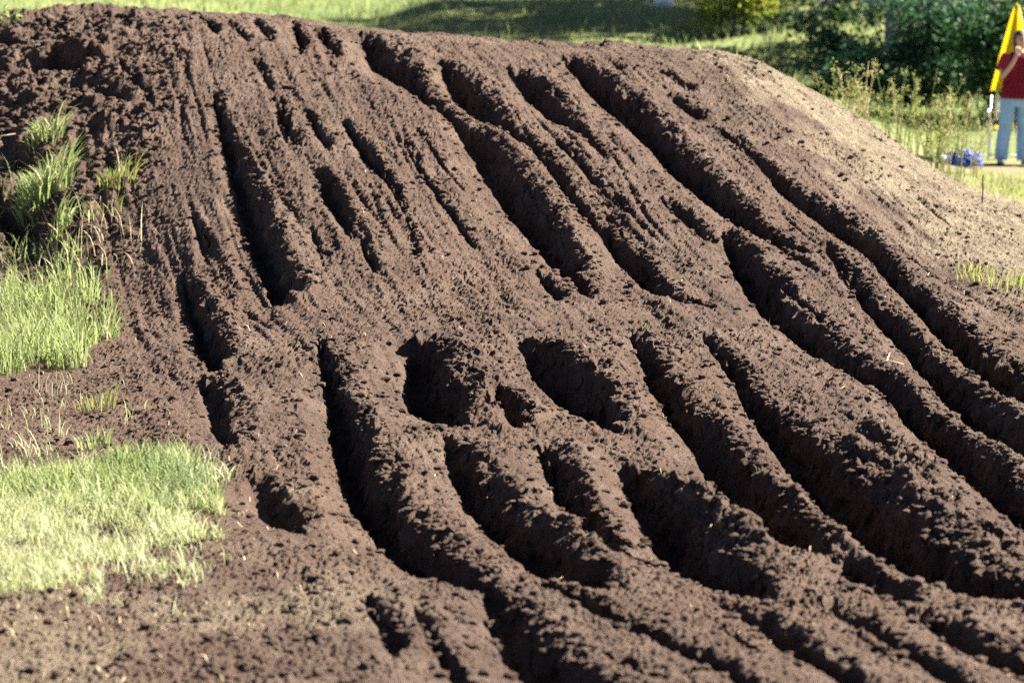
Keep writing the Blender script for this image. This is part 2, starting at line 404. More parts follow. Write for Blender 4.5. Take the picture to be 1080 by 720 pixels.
def leaf_material(name, c1, c2, scale=3.0, trans=0.5, c3=None, rough=0.55):
    """thin leaf: diffuse + translucent, hue varies from place to place"""
    m, nt, bs = new_mat(name)
    n = noise_node(nt, scale, 3)
    at = N(nt, 'ShaderNodeAttribute', attribute_name='tone')
    st = [(0.3, c1), (0.7, c2)] if c3 is None else [(0.15, c1), (0.5, c2), (0.9, c3)]
    add = N(nt, 'ShaderNodeMath', operation='MULTIPLY_ADD')
    add.inputs[1].default_value = 0.45; nt.links.new(n.outputs[0], add.inputs[0])
    mul = N(nt, 'ShaderNodeMath', operation='MULTIPLY'); mul.inputs[1].default_value = 0.55
    nt.links.new(at.outputs['Fac'], mul.inputs[0]); nt.links.new(mul.outputs[0], add.inputs[2])
    rp = ramp_node(nt, add.outputs[0], st)
    nt.links.new(rp.outputs[0], bs.inputs['Base Color'])
    bs.inputs['Roughness'].default_value = rough
    bs.inputs['Specular IOR Level'].default_value = 0.12
    tr = N(nt, 'ShaderNodeBsdfTranslucent')
    tc = mix_node(nt, 1.0, rp.outputs[0], (1.1, 1.15, 0.9), 'MULTIPLY')
    nt.links.new(tc, tr.inputs['Color'])
    mx = N(nt, 'ShaderNodeMixShader'); mx.inputs[0].default_value = trans
    nt.links.new(bs.outputs[0], mx.inputs[1]); nt.links.new(tr.outputs[0], mx.inputs[2])
    nt.links.new(mx.outputs[0], nt.nodes['Material Output'].inputs['Surface'])
    return m


def plain(name, col, rough=0.6, var=0.15, scale=8.0, bump=0.0, spec=0.4):
    m, nt, bs = new_mat(name)
    n = noise_node(nt, scale, 4)
    lo = tuple(v * (1 - var) for v in col); hi = tuple(min(1, v * (1 + var)) for v in col)
    rp = ramp_node(nt, n.outputs[0], [(0.3, lo), (0.7, hi)])
    nt.links.new(rp.outputs[0], bs.inputs['Base Color'])
    bs.inputs['Roughness'].default_value = rough
    bs.inputs['Specular IOR Level'].default_value = spec
    if bump:
        b = N(nt, 'ShaderNodeBump'); b.inputs['Strength'].default_value = bump; b.inputs['Distance'].default_value = 0.01
        n2 = noise_node(nt, scale * 3, 4)
        nt.links.new(n2.outputs[0], b.inputs['Height']); nt.links.new(b.outputs[0], bs.inputs['Normal'])
    return m


M_soil = soil_material('ploughed_soil')
M_grass = leaf_material('fresh_grass', (0.14, 0.19, 0.07), (0.27, 0.32, 0.14), 4.0, 0.5, (0.46, 0.47, 0.28))
M_blue_grass = leaf_material('blue_green_grass', (0.13, 0.18, 0.085), (0.26, 0.31, 0.18), 5.0, 0.45)
M_dry_grass = leaf_material('dry_grass', (0.27, 0.29, 0.14), (0.45, 0.46, 0.27), 6.0, 0.4, (0.62, 0.62, 0.45))
M_straw = plain('straw', (0.42, 0.33, 0.20), 0.7, 0.35, 30.0)
M_field_grass = leaf_material('meadow_grass', (0.065, 0.105, 0.045), (0.20, 0.25, 0.10), 0.9, 0.45, (0.42, 0.42, 0.21))
M_oak = leaf_material('dark_leaves', (0.016, 0.046, 0.022), (0.034, 0.080, 0.032), 0.7, 0.28, (0.065, 0.12, 0.04), 0.6)
M_bush = leaf_material('bush_leaves', (0.020, 0.060, 0.042), (0.050, 0.115, 0.068), 0.9, 0.3, (0.12, 0.20, 0.09), 0.6)
M_lime = leaf_material('lime_leaves', (0.14, 0.19, 0.035), (0.26, 0.29, 0.06), 0.8, 0.5, (0.40, 0.38, 0.09))
M_weed = leaf_material('weed_leaves', (0.13, 0.17, 0.055), (0.26, 0.28, 0.10), 3.0, 0.45, (0.42, 0.38, 0.18))
M_bark = plain('grey_bark', (0.30, 0.29, 0.27), 0.9, 0.35, 12.0, 0.8, 0.2)
M_dark_bark = plain('dark_bark', (0.045, 0.036, 0.028), 0.9, 0.35, 12.0, 0.8, 0.2)


def ground_material():
    m, nt, bs = new_mat('meadow_ground')
    n1 = noise_node(nt, 0.28, 5, 0.6); n2 = noise_node(nt, 5.0, 4, 0.7)
    g = ramp_node(nt, n1.outputs[0], [(0.3, (0.085, 0.12, 0.042)), (0.55, (0.165, 0.19, 0.075)), (0.75, (0.24, 0.235, 0.11))])
    v = ramp_node(nt, n2.outputs[0], [(0.25, (0.45, 0.45, 0.45)), (0.6, (1.1, 1.1, 1.0))])
    c = mix_node(nt, 1.0, g.outputs[0], v.outputs[0], 'MULTIPLY')
    at = N(nt, 'ShaderNodeAttribute', attribute_name='bare')
    c = mix_node(nt, at.outputs['Fac'], c, (0.16, 0.125, 0.085))
    nt.links.new(c, bs.inputs['Base Color'])
    bs.inputs['Roughness'].default_value = 0.95
    bs.inputs['Specular IOR Level'].default_value = 0.1
    return m


M_ground = ground_material()


# ------------------------------------------------------------------ carved dirt track
def carve(x, y):
    """returns (height change, rut floor mask, roughness weight)"""
    wx = 0.05 * perlin(x * 2.6, y * 1.7, 24) + 0.035 * perlin(x * 9, y * 6, 21) + 0.020 * perlin(x * 24, y * 16, 22)
    wy = 0.05 * perlin(x * 8, y * 5, 23)
    cut = np.zeros_like(x); wall = np.zeros_like(x); packed = np.zeros_like(x); lip = np.zeros_like(x); rough = np.zeros_like(x); floor = np.zeros_like(x)
    for rut in RUTS:
        P = np.array(rut['p'])               # x, y, half width, depth
        mx = P[:, 2].max() * 4.4 + 0.15
        sel = np.nonzero((x > P[:, 0].min() - mx) & (x < P[:, 0].max() + mx) & (y > P[:, 1].min() - mx) & (y < P[:, 1].max() + mx))[0]
        if not len(sel):
            continue
        X = x[sel]; Y = y[sel]
        best_u = np.full(len(sel), 9.0); dep = np.zeros(len(sel)); side = np.zeros(len(sel))
        for a, b in zip(P[:-1], P[1:]):
            d = b[:2] - a[:2]; L2 = d @ d + 1e-9
            t = np.clip(((X - a[0]) * d[0] + (Y - a[1]) * d[1]) / L2, 0, 1)
            ex = X - (a[0] + t * d[0]); ey = Y - (a[1] + t * d[1])
            sd = np.sign(d[0] * (Y - a[1]) - d[1] * (X - a[0]))     # runs downhill: + is the far right-hand wall
            jit = np.where(sd > 0, 1.0, 0.30)
            ex = ex + wx[sel] * jit; ey = ey + wy[sel] * jit
            w = (a[2] + (b[2] - a[2]) * t) * (0.85 - 0.07 * sstep(16, 18, Y))
            u = np.sqrt(ex * ex + ey * ey) / w
            better = u < best_u
            best_u = np.where(better, u, best_u)
            dep = np.where(better, a[3] + (b[3] - a[3]) * t, dep)
            side = np.where(better, sd, side)
        far = side > 0
        dep = dep * (0.82 - 0.12 * sstep(15.5, 13.5, Y) - 0.18 * sstep(11.6, 10.6, Y))
        c = dep * (1 - sstep(0.22, np.where(far, 1.17, 1.0), best_u))
        # the near side leans gently into the rut, packed smooth by wheels
        lean = 1 - sstep(0.7, 3.0, best_u)
        c = np.where(far, c, 0.72 * c + 0.28 * dep * lean)
        packed[sel] = np.maximum(packed[sel], np.where(far, 0.0, np.exp(-((best_u - 1.7) / 0.75) ** 2) * np.clip(dep / 0.12, 0, 1)))
        l = dep * np.where(far, 0.22, 0.0) * np.exp(-((best_u - np.where(far, 2.0, 1.6)) / np.where(far, 0.75, 0.45)) ** 2)
        cut[sel] = np.maximum(cut[sel], c)
        lip[sel] = np.maximum(lip[sel], l)
        rough[sel] = np.maximum(rough[sel], np.where(far, 1.0, 0.0) * np.exp(-((best_u - 1.25) / 0.6) ** 2) * np.clip(dep / 0.15, 0, 1))
        wall[sel] = np.maximum(wall[sel], np.exp(-((best_u - 0.62) / 0.34) ** 2) * np.clip(dep / 0.12, 0, 1))
        floor[sel] = np.maximum(floor[sel], (1 - sstep(0.5, 1.0, best_u)) * np.clip(dep / 0.15, 0, 1))
    mound = np.zeros_like(x)
    for rg in RIDGES:
        P = np.array(rg['p']); mx = P[:, 2].max() * 2.6 + 0.15
        sel = np.nonzero((x > P[:, 0].min() - mx) & (x < P[:, 0].max() + mx) & (y > P[:, 1].min() - mx) & (y < P[:, 1].max() + mx))[0]
        X = x[sel] + wx[sel] * 1.3; Y = y[sel] + wy[sel] * 1.3
        m = np.zeros(len(sel))
        for a, b in zip(P[:-1], P[1:]):
            d = b[:2] - a[:2]
            t = np.clip(((X - a[0]) * d[0] + (Y - a[1]) * d[1]) / (d @ d + 1e-9), 0, 1)
            w = a[2] + (b[2] - a[2]) * t
            u2 = ((X - a[0] - t * d[0]) ** 2 + (Y - a[1] - t * d[1]) ** 2) / (w * w)
            m = np.maximum(m, (a[3] + (b[3] - a[3]) * t) * np.exp(-1.3 * u2))
        mound[sel] = np.maximum(mound[sel], m)
    mk = 1 - np.clip(cut / 0.12, 0, 1)
    rough = np.maximum(rough, 1.0 * mk * np.clip(mound / 0.12, 0, 1))
    mound = 0.52 * mound * (0.85 + 0.7 * fbm(x * 4.5, y * 3.0, 3, 25)) * mk
    return mound - cut + lip * (1 - np.clip(cut / 0.06, 0, 1)), floor, rough, wall, packed


def blob(x, y, cx, cy, rx, ry):
    return np.exp(-(((x - cx) / rx) ** 2 + ((y - cy) / ry) ** 2))


def in_poly(x, y, poly):
    inside = np.zeros(x.shape, bool)
    n = len(poly)
    for i in range(n):
        x1, y1 = poly[i]; x2, y2 = poly[(i + 1) % n]
        if y1 == y2:
            continue
        c = ((y1 > y) != (y2 > y)) & (x < (x2 - x1) * (y - y1) / (y2 - y1) + x1)
        inside ^= c
    return inside


def track_height(x, y):
    z = base_z(x, y)
    dz, floor, rough, wall, packed = carve(x, y)
    left_bank = sstep(-2.9, -3.7, x) * sstep(18.5, 20.5, y) * sstep(25.5, 24.5, y)
    flank = sstep(2.0, 3.6, x) * sstep(15.5, 19, y)
    u = x + 0.25 * (y - 17)
    on_track = sstep(-3.2, -2.4, u) * sstep(9, 12.5, y)
    # faint wheel tracks and humps
    groove = fbm(u * 3.2, y * 0.30, 3, 31) * 0.022 + fbm(u * 8.5, y * 0.45, 2, 35) * 0.010 + fbm(u * 19, y * 0.8, 2, 37) * 0.006
    line = np.abs(perlin(u * 2.6 + 0.5 * perlin(x * 0.6, y * 0.4, 38), y * 0.16, 39)); line2 = np.abs(perlin(u * 4.3 + 0.4 * perlin(x * 0.7, y * 0.5, 36), y * 0.2 + 9, 40))
    fade = sstep(-0.25, 0.35, fbm(x * 0.8, y * 0.35, 2, 34)) * (0.25 + 0.75 * sstep(15.5, 18, y))
    groove = groove + fade * (-0.020 * sstep(0.15, 0.0, line) - 0.015 * sstep(0.17, 0.0, line2) + 0.008 * np.exp(-((line - 0.2) / 0.08) ** 2))
    hum = fbm(x * 0.9, y * 0.6, 3, 41) * 0.030
    z = z + dz + groove * on_track * (1 - 0.7 * floor) + hum * (1 - 0.4 * on_track)
    # lumps
    patch = 0.55 + 0.9 * np.clip(0.5 + fbm(x * 1.4, y * 0.8, 2, 51), 0, 1)
    amt = (0.50 + 0.45 * rough + 0.45 * left_bank + 0.55 * flank) * patch * (1 - 0.65 * floor) * (1 - 0.6 * wall) * (1 - 0.7 * packed)
    near_flat = sstep(-1.2, -2.0, x) * sstep(17, 14, y)
    amt = amt * (1 - 0.25 * near_flat) * (1 - 0.35 * sstep(16.2, 17.5, y) * (1 - left_bank))
    z = z + amt * (0.105 * 0.17 * crumbs(x / 0.105, y / 0.13, 61) + 0.042 * 0.36 * crumbs(x / 0.042, y / 0.052, 62)
                   + 0.010 * fbm(x * 7, y * 6, 3, 63))
    z = z + (0.45 + 0.6 * patch) * (1 - 0.4 * floor) * (1 - 0.6 * wall) * (1 - 0.45 * packed) * 0.022 * 0.95 * crumbs(x / 0.023, y / 0.030, 64)
    z = z + rough * 0.013 * fbm(x * 11, y * 9, 2, 66)
    z = z + left_bank * (0.07 * fbm(x * 2.6, y * 2.2, 3, 65) + 0.03 * fbm(x * 9, y * 8, 2, 67))
    return z, floor, rough, left_bank, flank


def track_mesh():
    NU, NV = 850, 1150
    Y0, Y1 = 7.6, 26.0
    v = np.linspace(0, 1, NV)
    ys = Y0 * (Y1 / Y0) ** (v ** 0.92)
    uu = np.linspace(-1, 1, NU)
    Y = np.repeat(ys[:, None], NU, 1)
    X = uu[None, :] * (0.222 * Y + 1.25)
    x = X.ravel(); y = Y.ravel()
    z, floor, rough, bank, flank = track_height(x, y)
    # steep walls crumble sideways as well as up and down
    Z = z.reshape(NV, NU); gx = np.abs(np.gradient(Z, axis=1) / np.gradient(X, axis=1)).ravel(); gy = np.abs(np.gradient(Z, axis=0) / np.gradient(Y, axis=0)).ravel()
    steep = sstep(0.7, 2.0, np.hypot(gx, gy)) * np.clip(floor + rough, 0, 1)
    x = x + steep * 0.040 * fbm(y * 10 + x * 5, z * 13, 3, 68)
    y = y + steep * 0.040 * fbm(x * 10 + y * 4, z * 13 + 5, 3, 69)
    # the border dives under the surrounding ground
    e = np.minimum.reduce([(1 - np.abs(np.repeat(uu[None], NV, 0))).ravel() * 30, (y - Y0) / 0.25, (Y1 - y) / 0.25])
    z = z - 0.16 * (1 - sstep(0, 1, e))
    sand = np.clip(sstep(1.55, 2.3, x - 0.30 * (23 - y) + 0.5 * fbm(x * 1.6, y * 1.0, 4, 71, 0.65)) * sstep(15.8, 18.4, y) * 0.95 + 0.5 * (fbm(x * 3.0, y * 2.2, 3, 73)) * sstep(1.8, 2.4, x - 0.30 * (23 - y)), 0, 1)
    straw = sstep(0.05, 0.5, fbm(x * 1.6, y * 1.1, 3, 72) + 0.55 * blob(x, y, -2.0, 9.6, 0.9, 0.9) - 0.02) * sstep(0.2, -1.0, x) * sstep(12, 10.5, y)
    sand = np.maximum(sand, 0.5 * straw)
    i = np.arange(NV * NU).reshape(NV, NU)
    f = np.stack([i[:-1, :-1], i[:-1, 1:], i[1:, 1:], i[1:, :-1]], -1).reshape(-1, 4)
    me = mesh_np('dirt_track', np.stack([x, y, z], 1), f, M_soil, False, {'sand': sand})
    return obj('dirt_track', me, kind='structure', label='dark brown soil track climbing a jump, cut by deep wheel ruts')


track = track_mesh()


# ------------------------------------------------------------------ ground beyond
def ground_mesh():
    xs = np.unique(np.concatenate([np.linspace(-9, 12, 140), np.linspace(-60, 60, 90), np.array([-900, -500, -250, -120, 120, 250, 500, 900.0])]))
    ys = np.unique(np.concatenate([np.linspace(5, 34, 150), np.linspace(34, 80, 110), np.linspace(-30, 5, 20), np.array([-300, -100, 100, 130, 180, 260, 400, 700, 1200.0])]))
    X, Y = np.meshgrid(xs, ys)
    x = X.ravel(); y = Y.ravel()
    z = base_z(x, np.minimum(y, 120)) + 0.05 * fbm(x * 0.5, y * 0.5, 3, 81) * sstep(25, 30, y)
    hw = 0.222 * y + 1.25
    inside = (np.abs(x) < hw - 0.15) & (y > 7.8) & (y < 25.8)
    z = np.where(inside, z - 0.75, z - 0.03)
    bare = 0.55 * blob(x, y, 5.2, 28.5, 1.6, 2.2) + 0.6 * blob(x, y, 6.6, 31.5, 1.8, 1.0) + 0.8 * blob(x, y, 6.0, 25.5, 1.2, 1.4) + sstep(28.5, 26.5, y) * sstep(6.5, 4.5, x) + sstep(9.5, 7.5, y)
    bare = np.clip(bare + 0.4 * fbm(x * 1.1, y * 0.6, 3, 83) * (bare > 0.1), 0, 1)
    ny, nx = X.shape
    i = np.arange(ny * nx).reshape(ny, nx)
    f = np.stack([i[:-1, :-1], i[:-1, 1:], i[1:, 1:], i[1:, :-1]], -1).reshape(-1, 4)
    return obj('ground', mesh_np('ground', np.stack([x, y, z], 1), f, M_ground, True, {'bare': bare}), kind='structure', label='grassy meadow rising behind the dirt jump')


ground_mesh()


def gz(x, y):
    """ground height away from the track"""
    return float(base_z(np.array([x]), np.array([y]))[0]) - 0.03


def tz(x, y):
    return float(track_height(np.array([float(x)]), np.array([float(y)]))[0][0])


# ------------------------------------------------------------------ loose clods
def ico(sub=1, seed=0, squash=0.7):
    bm = bmesh.new()
    bmesh.ops.create_icosphere(bm, subdivisions=sub, radius=1)
    r = random.Random(seed)
    for v in bm.verts:
        v.co *= r.uniform(0.62, 1.15)
        v.co.z *= squash
    V = np.array([v.co[:] for v in bm.verts]); F = np.array([[v.index for v in f.verts] for f in bm.faces])
    bm.free()
    return V, F


def clods(n, name, label, chooser, smin, smax, seed):
    r = np.random.default_rng(seed)
    x, y = chooser(r, n)
    z, floor, rough, bank, flank = track_height(x, y)
    n = len(x)
    shapes = [ico(1, s) for s in range(5)]
    s = smin + (smax - smin) * r.random(n) ** 3
    a = r.random(n) * 6.283
    VV = []; FF = []; off = 0
    for k in range(5):
        idx = np.arange(k, n, 5)
        V, F = shapes[k]
        ca = np.cos(a[idx])[:, None]; sa = np.sin(a[idx])[:, None]
        vx = V[None, :, 0] * ca - V[None, :, 1] * sa; vy = V[None, :, 0] * sa + V[None, :, 1] * ca
        P = np.stack([vx, vy, np.repeat(V[None, :, 2], len(idx), 0)], -1) * s[idx][:, None, None]
        P += np.stack([x[idx], y[idx], z[idx] + 0.25 * s[idx]], -1)[:, None, :]
        VV.append(P.reshape(-1, 3))
        FF.append((F[None] + (np.arange(len(idx)) * len(V))[:, None, None] + off).reshape(-1, 3))
        off += len(idx) * len(V)
    V = np.concatenate(VV)
    sand = np.clip(sstep(2.35, 3.4, V[:, 0] - 0.28 * (21 - V[:, 1])) * sstep(15.8, 18.4, V[:, 1]) * 0.9, 0, 1)
    me = mesh_np(name, V, np.concatenate(FF), M_soil, False, {'sand': sand})
    return obj(name, me, kind='stuff', label=label)


def all_over(r, n):
    y = 8.2 * (25.0 / 8.2) ** r.random(n)
    x = (r.random(n) * 2 - 1) * (0.215 * y + 0.7)
    keep = (r.random(n) < 0.35 + 0.65 * sstep(-0.2, 0.4, fbm(x * 1.3, y * 0.8, 2, 91))) & (y < 23.8)
    return x[keep], y[keep]


def by_ruts(r, n):
    X = []; Y = []
    w = np.array([sum(math.hypot(b[0] - a[0], b[1] - a[1]) for a, b in zip(q['p'][:-1], q['p'][1:])) * max(p[3] for p in q['p']) for q in RUTS])
    for q, m in zip(RUTS, (n * w / w.sum()).astype(int)):
        P = np.array(q['p'])
        k = r.integers(0, len(P) - 1, m); t = r.random(m)[:, None]
        C = P[k] * (1 - t) + P[k + 1] * t
        d = P[k + 1, :2] - P[k, :2]; d /= np.linalg.norm(d, axis=1)[:, None] + 1e-9
        nrm = np.stack([-d[:, 1], d[:, 0]], 1)                  # far right-hand side
        off = (0.75 + 0.9 * np.abs(r.normal(0, 1, m))) * C[:, 2]
        off = np.where(r.random(m) < 0.85, off, -off)
        X.append(C[:, 0] + nrm[:, 0] * off); Y.append(C[:, 1] + nrm[:, 1] * off)
    return np.concatenate(X), np.concatenate(Y)


def on_bank(r, n):
    x = r.uniform(-5.6, -3.0, n); y = r.uniform(18.5, 24.2, n)
    return x, y


if RUTS:
    clods(9000, 'soil_crumbs', 'small loose soil crumbs scattered over the dirt track', all_over, 0.010, 0.036, 1)
    clods(7000, 'rut_clods', 'crumbled soil clods along the rut edges', by_ruts, 0.010, 0.036, 2)
    clods(1800, 'bank_clods', 'rough soil clods on the left bank of the jump', on_bank, 0.012, 0.055, 3)


# ------------------------------------------------------------------ grass
def blades(x, y, z, length, width, lean, r, seg=3, curl=0.7, azim=None):
    """curved tapering ribbons; returns verts, faces (quads), tris, tone"""
    n = len(x)
    az = r.random(n) * 6.283 if azim is None else azim
    face = r.random(n) * 6.283
    t = np.linspace(0, 1, seg + 1)[None, :]
    bend = lean[:, None] * (t ** (1 + curl))
    ang = bend
    # integrate a bending stalk
    ds = length[:, None] / seg
    th = lean[:, None] * (t * (0.4 + 0.6 * t))
    hx = np.concatenate([np.zeros((n, 1)), np.cumsum(np.sin(th[:, 1:]) * ds, 1)], 1)
    hz = np.concatenate([np.zeros((n, 1)), np.cumsum(np.cos(th[:, 1:]) * ds, 1)], 1)
    px = x[:, None] + hx * np.cos(az)[:, None]; py = y[:, None] + hx * np.sin(az)[:, None]; pz = z[:, None] + hz
    w = width[:, None] * np.array([0.7, 1.0, 0.75, 0.45, 0.3][:seg])[None, :] * 0.5
    wx = np.cos(face)[:, None] * w; wy = np.sin(face)[:, None] * w
    L = np.stack([px[:, :seg] - wx, py[:, :seg] - wy, pz[:, :seg]], -1)
    Rr = np.stack([px[:, :seg] + wx, py[:, :seg] + wy, pz[:, :seg]], -1)
    T = np.stack([px[:, seg], py[:, seg], pz[:, seg]], -1)[:, None]
    V = np.concatenate([L, Rr, T], 1)                            # (n, 2seg+1, 3)
    k = 2 * seg + 1
    o = (np.arange(n) * k)[:, None]
    quads = [np.concatenate([o + i, o + seg + i, o + seg + i + 1, o + i + 1], 1) for i in range(seg - 1)]
    tris = np.concatenate([o + seg - 1, o + 2 * seg - 1, o + 2 * seg], 1)
    tone = np.repeat(r.random(n), k)
    return V.reshape(-1, 3), (np.concatenate(quads) if quads else np.zeros((0, 4), int)), tris, tone


def grass_obj(name, x, y, z, lmin, lmax, w, lean, mat, seed, seg=3, azim=None, **kw):
    r = np.random.default_rng(seed)
    n = len(x)
    V, Q, T, tone = blades(x, y, z, lmin + (lmax - lmin) * r.random(n) ** 1.7, w * (0.6 + 0.8 * r.random(n)), lean * (0.25 + r.random(n)), r, seg, azim=azim)
    return obj(name, mesh_np(name, V, [Q, T], mat, True, {'tone': tone}), **kw)


def scatter_poly(poly, n, seed, edge_noise=0.42, clump=2.2):
    r = np.random.default_rng(seed)
    P = np.array(poly)
    x = r.uniform(P[:, 0].min() - .2, P[:, 0].max() + .2, n); y = r.uniform(P[:, 1].min() - .2, P[:, 1].max() + .2, n)
    jx = edge_noise * fbm(x * 3, y * 2, 3, seed); jy = edge_noise * fbm(x * 3, y * 2, 3, seed + 9)
    k = in_poly(x + jx, y + jy, poly) & (r.random(n) < 0.30 + 1.0 * (fbm(x * clump, y * clump, 2, seed + 5) + fbm(x * 0.9, y * 0.9, 2, seed + 6) + 0.3))
    return x[k], y[k]


def surf(x, y):
    return track_height(x, y)[0] - 0.01


if AREAS:
    x, y = scatter_poly(AREAS['tall'], 15000, 101)
    grass_obj('tall_grass', x, y, surf(x, y), 0.12, 0.36, 0.009, 1.1, M_grass, 1, label='tall bright green grass below the left bank', kind='stuff')
    x, y = scatter_poly(AREAS['green'], 15000, 102)
    grass_obj('green_grass', x, y, surf(x, y), 0.06, 0.21, 0.0060, 1.4, M_grass, 2, label='green grass along the back of the near left patch', kind='stuff')
    x, y = scatter_poly(AREAS['blue'], 3500, 103, 0.12)
    grass_obj('pale_grass', x, y, surf(x, y), 0.12, 0.27, 0.007, 1.2, M_blue_grass, 3, label='pale blue-green grass leaning over in the near left patch', kind='stuff')
    x, y = scatter_poly(AREAS['dry'], 26000, 104)
    grass_obj('dry_grass', x, y, surf(x, y), 0.05, 0.16, 0.0045, 1.5, M_dry_grass, 4, label='short yellow dry grass at the front of the near left patch', kind='stuff')
    x, y = scatter_poly(AREAS['sparse'], 2600, 105, 0.3, 3.0)
    k = fbm(x * 1.6, y * 1.2, 2, 7) > 0.12
    grass_obj('sparse_grass', x[k], y[k], surf(x[k], y[k]), 0.06, 0.22, 0.006, 1.2, M_dry_grass, 5, label='sparse thin grass on the bare soil between the two grass patches', kind='stuff')
    x, y = scatter_poly(AREAS['bank'], 2600, 106, 0.3, 2.0)
    k = fbm(x * 1.8, y * 1.5, 2, 8) > 0.05
    grass_obj('bank_grass', x[k], y[k], surf(x[k], y[k]), 0.12, 0.34, 0.009, 1.1, M_grass, 6, label='dark shaded grass at the foot of the left bank', kind='stuff')

if AREAS:
    x, y = scatter_poly(AREAS['near_edge'], 5200, 107, 0.35, 2.5)
    k = fbm(x * 3.1, y * 2.4, 2, 12) > 0.05
    grass_obj('edge_grass', x[k], y[k], surf(x[k], y[k]), 0.05, 0.2, 0.005, 1.6, M_dry_grass, 8, label='thin straggling grass fringing the near left patch', kind='stuff')
    x, y = scatter_poly(AREAS['green'], 7000, 108, 0.3)
    grass_obj('mixed_dry_grass', x, y, surf(x, y), 0.06, 0.22, 0.005, 1.6, M_dry_grass, 9, label='dry stems mixed through the near green grass', kind='stuff')

# meadow behind
r = np.random.default_rng(55)
n = 60000
y = 27 + 40 * r.random(n) ** 1.15; x = r.uniform(-0.32, 0.34, n) * y
k = (np.clip(0.75 + fbm(x * 0.7, y * 0.5, 3, 11) * 1.0, 0.15, 1) > r.random(n)) & ~((np.abs(x - 6.6) < 1.5) & (np.abs(y - 31.5) < 1.3) & (r.random(n) < .85)) & ((x > 2) | (y > 33))
x = x[k]; y = y[k]
k = (y > 34) | (r.random(len(x)) < .5)
x = x[k]; y = y[k]
sc = np.where((y < 34.5) & (x > 2.5), 0.22, 1.0)
grass_obj('meadow_grass', x, y, base_z(x, y) - 0.05, 0.10 * sc, 0.36 * sc, 0.024, 0.9, M_field_grass, 7, 2, label='sunlit meadow grass behind the dirt jump', kind='stuff')


# ------------------------------------------------------------------ single tufts and small plants
def tuft(name, spot, n, lmin, lmax, w, spread, lean, mat, seed, label, cat='grass tuft', group=None, on_track=True):
    cx, cy = spot
    r = np.random.default_rng(seed)
    z0 = tz(cx, cy) if on_track else gz(cx, cy)
    root = empty(name, (cx, cy, z0), label, cat, group)
    a = r.random(n) * 6.283; d = spread * r.random(n) ** 0.7
    lx = d * np.cos(a); ly = d * np.sin(a)
    zz = (track_height(lx + cx, ly + cy)[0] if on_track else base_z(lx + cx, ly + cy) - 0.03) - z0 - 0.015
    grass_obj('blades', lx, ly, zz, lmin, lmax, w, lean, mat, seed, 4, azim=a + r.normal(0, 0.5, n), parent=root, kind='stuff')
    m = max(3, n // 14)
    k = r.integers(0, n, m)
    grass_obj('dead_stalks', lx[k], ly[k], zz[k], lmin, lmax, w * 0.6, lean * 1.3, M_straw, seed + 1, 3, parent=root, kind='stuff')
    return root


G_TUFT = 'grass tufts on the left bank'
tuft('grass_tuft', SPOTS['tuft_big'], 360, 0.14, 0.60, 0.013, 0.24, 1.5, M_grass, 201, 'largest bright grass tuft, halfway up the left bank', group=G_TUFT)
tuft('grass_tuft', SPOTS['tuft_top'], 130, 0.10, 0.42, 0.012, 0.16, 1.5, M_grass, 202, 'grass tuft topmost on the left bank, just above the largest one', group=G_TUFT)
tuft('grass_tuft', SPOTS['tuft_small'], 170, 0.06, 0.36, 0.008, 0.16, 1.3, M_weed, 203, 'fine feathery green tuft alone on the soil right of the largest one', group=G_TUFT)
tuft('grass_tuft', SPOTS['tuft_low'], 180, 0.10, 0.42, 0.012, 0.2, 1.8, M_grass, 204, 'low sprawling grass tuft just below the largest one on the bank', group=G_TUFT)
tuft('grass_tuft', SPOTS['tuft_thin'], 45, 0.06, 0.18, 0.007, 0.2, 1.2, M_weed, 205, 'thin low tuft just below the fine feathery one', group=G_TUFT)
tuft('grass_tuft', SPOTS['tuft_near1'], 50, 0.08, 0.22, 0.007, 0.16, 1.2, M_weed, 206, 'small grass tuft on bare soil between the tall and near grass')
tuft('grass_tuft', SPOTS['tuft_near2'], 36, 0.08, 0.2, 0.008, 0.10, 0.9, M_grass, 207, 'upright green tuft just behind the near left grass patch')
tuft('grass_tuft', SPOTS['tuft_flank'], 110, 0.06, 0.2, 0.008, 0.28, 1.2, M_weed, 208, 'green grass tuft on the sandy flank at the right edge')
tuft('grass_tuft', SPOTS['tuft_flank2'], 60, 0.05, 0.15, 0.008, 0.22, 1.2, M_weed, 209, 'lower, thinner grass tuft left of the one at the right edge')


def leaf_cloud(centers, size, r, up=0.3, aspect=1.6, spread_norm=None):
    """diamond-ish folded leaves, 4 verts / 2 tris each; returns verts, faces, tone"""
    n = len(centers)
    d = r.normal(0, 1, (n, 3)); d[:, 2] = d[:, 2] * 0.6 - 0.15
    d /= np.linalg.norm(d, axis=1)[:, None]
    q = r.normal(0, 1, (n, 3)); q[:, 2] += up * 0
    s = np.cross(d, q); s /= np.linalg.norm(s, axis=1)[:, None] + 1e-9
    nn = np.cross(d, s)
    L = size * (0.6 + 0.8 * r.random(n))
    W = L / aspect
    p0 = centers - d * (L / 2)[:, None]; p2 = centers + d * (L / 2)[:, None]
    bowl = nn * (0.15 * L)[:, None]
    p1 = centers + s * (W / 2)[:, None] + bowl; p3 = centers - s * (W / 2)[:, None] + bowl
    V = np.stack([p0, p1, p2, p3], 1).reshape(-1, 3)
    o = (np.arange(n) * 4)[:, None]
    F = np.concatenate([np.concatenate([o, o + 1, o + 2], 1), np.concatenate([o, o + 2, o + 3], 1)])
    return V, F, np.repeat(r.random(n), 4)


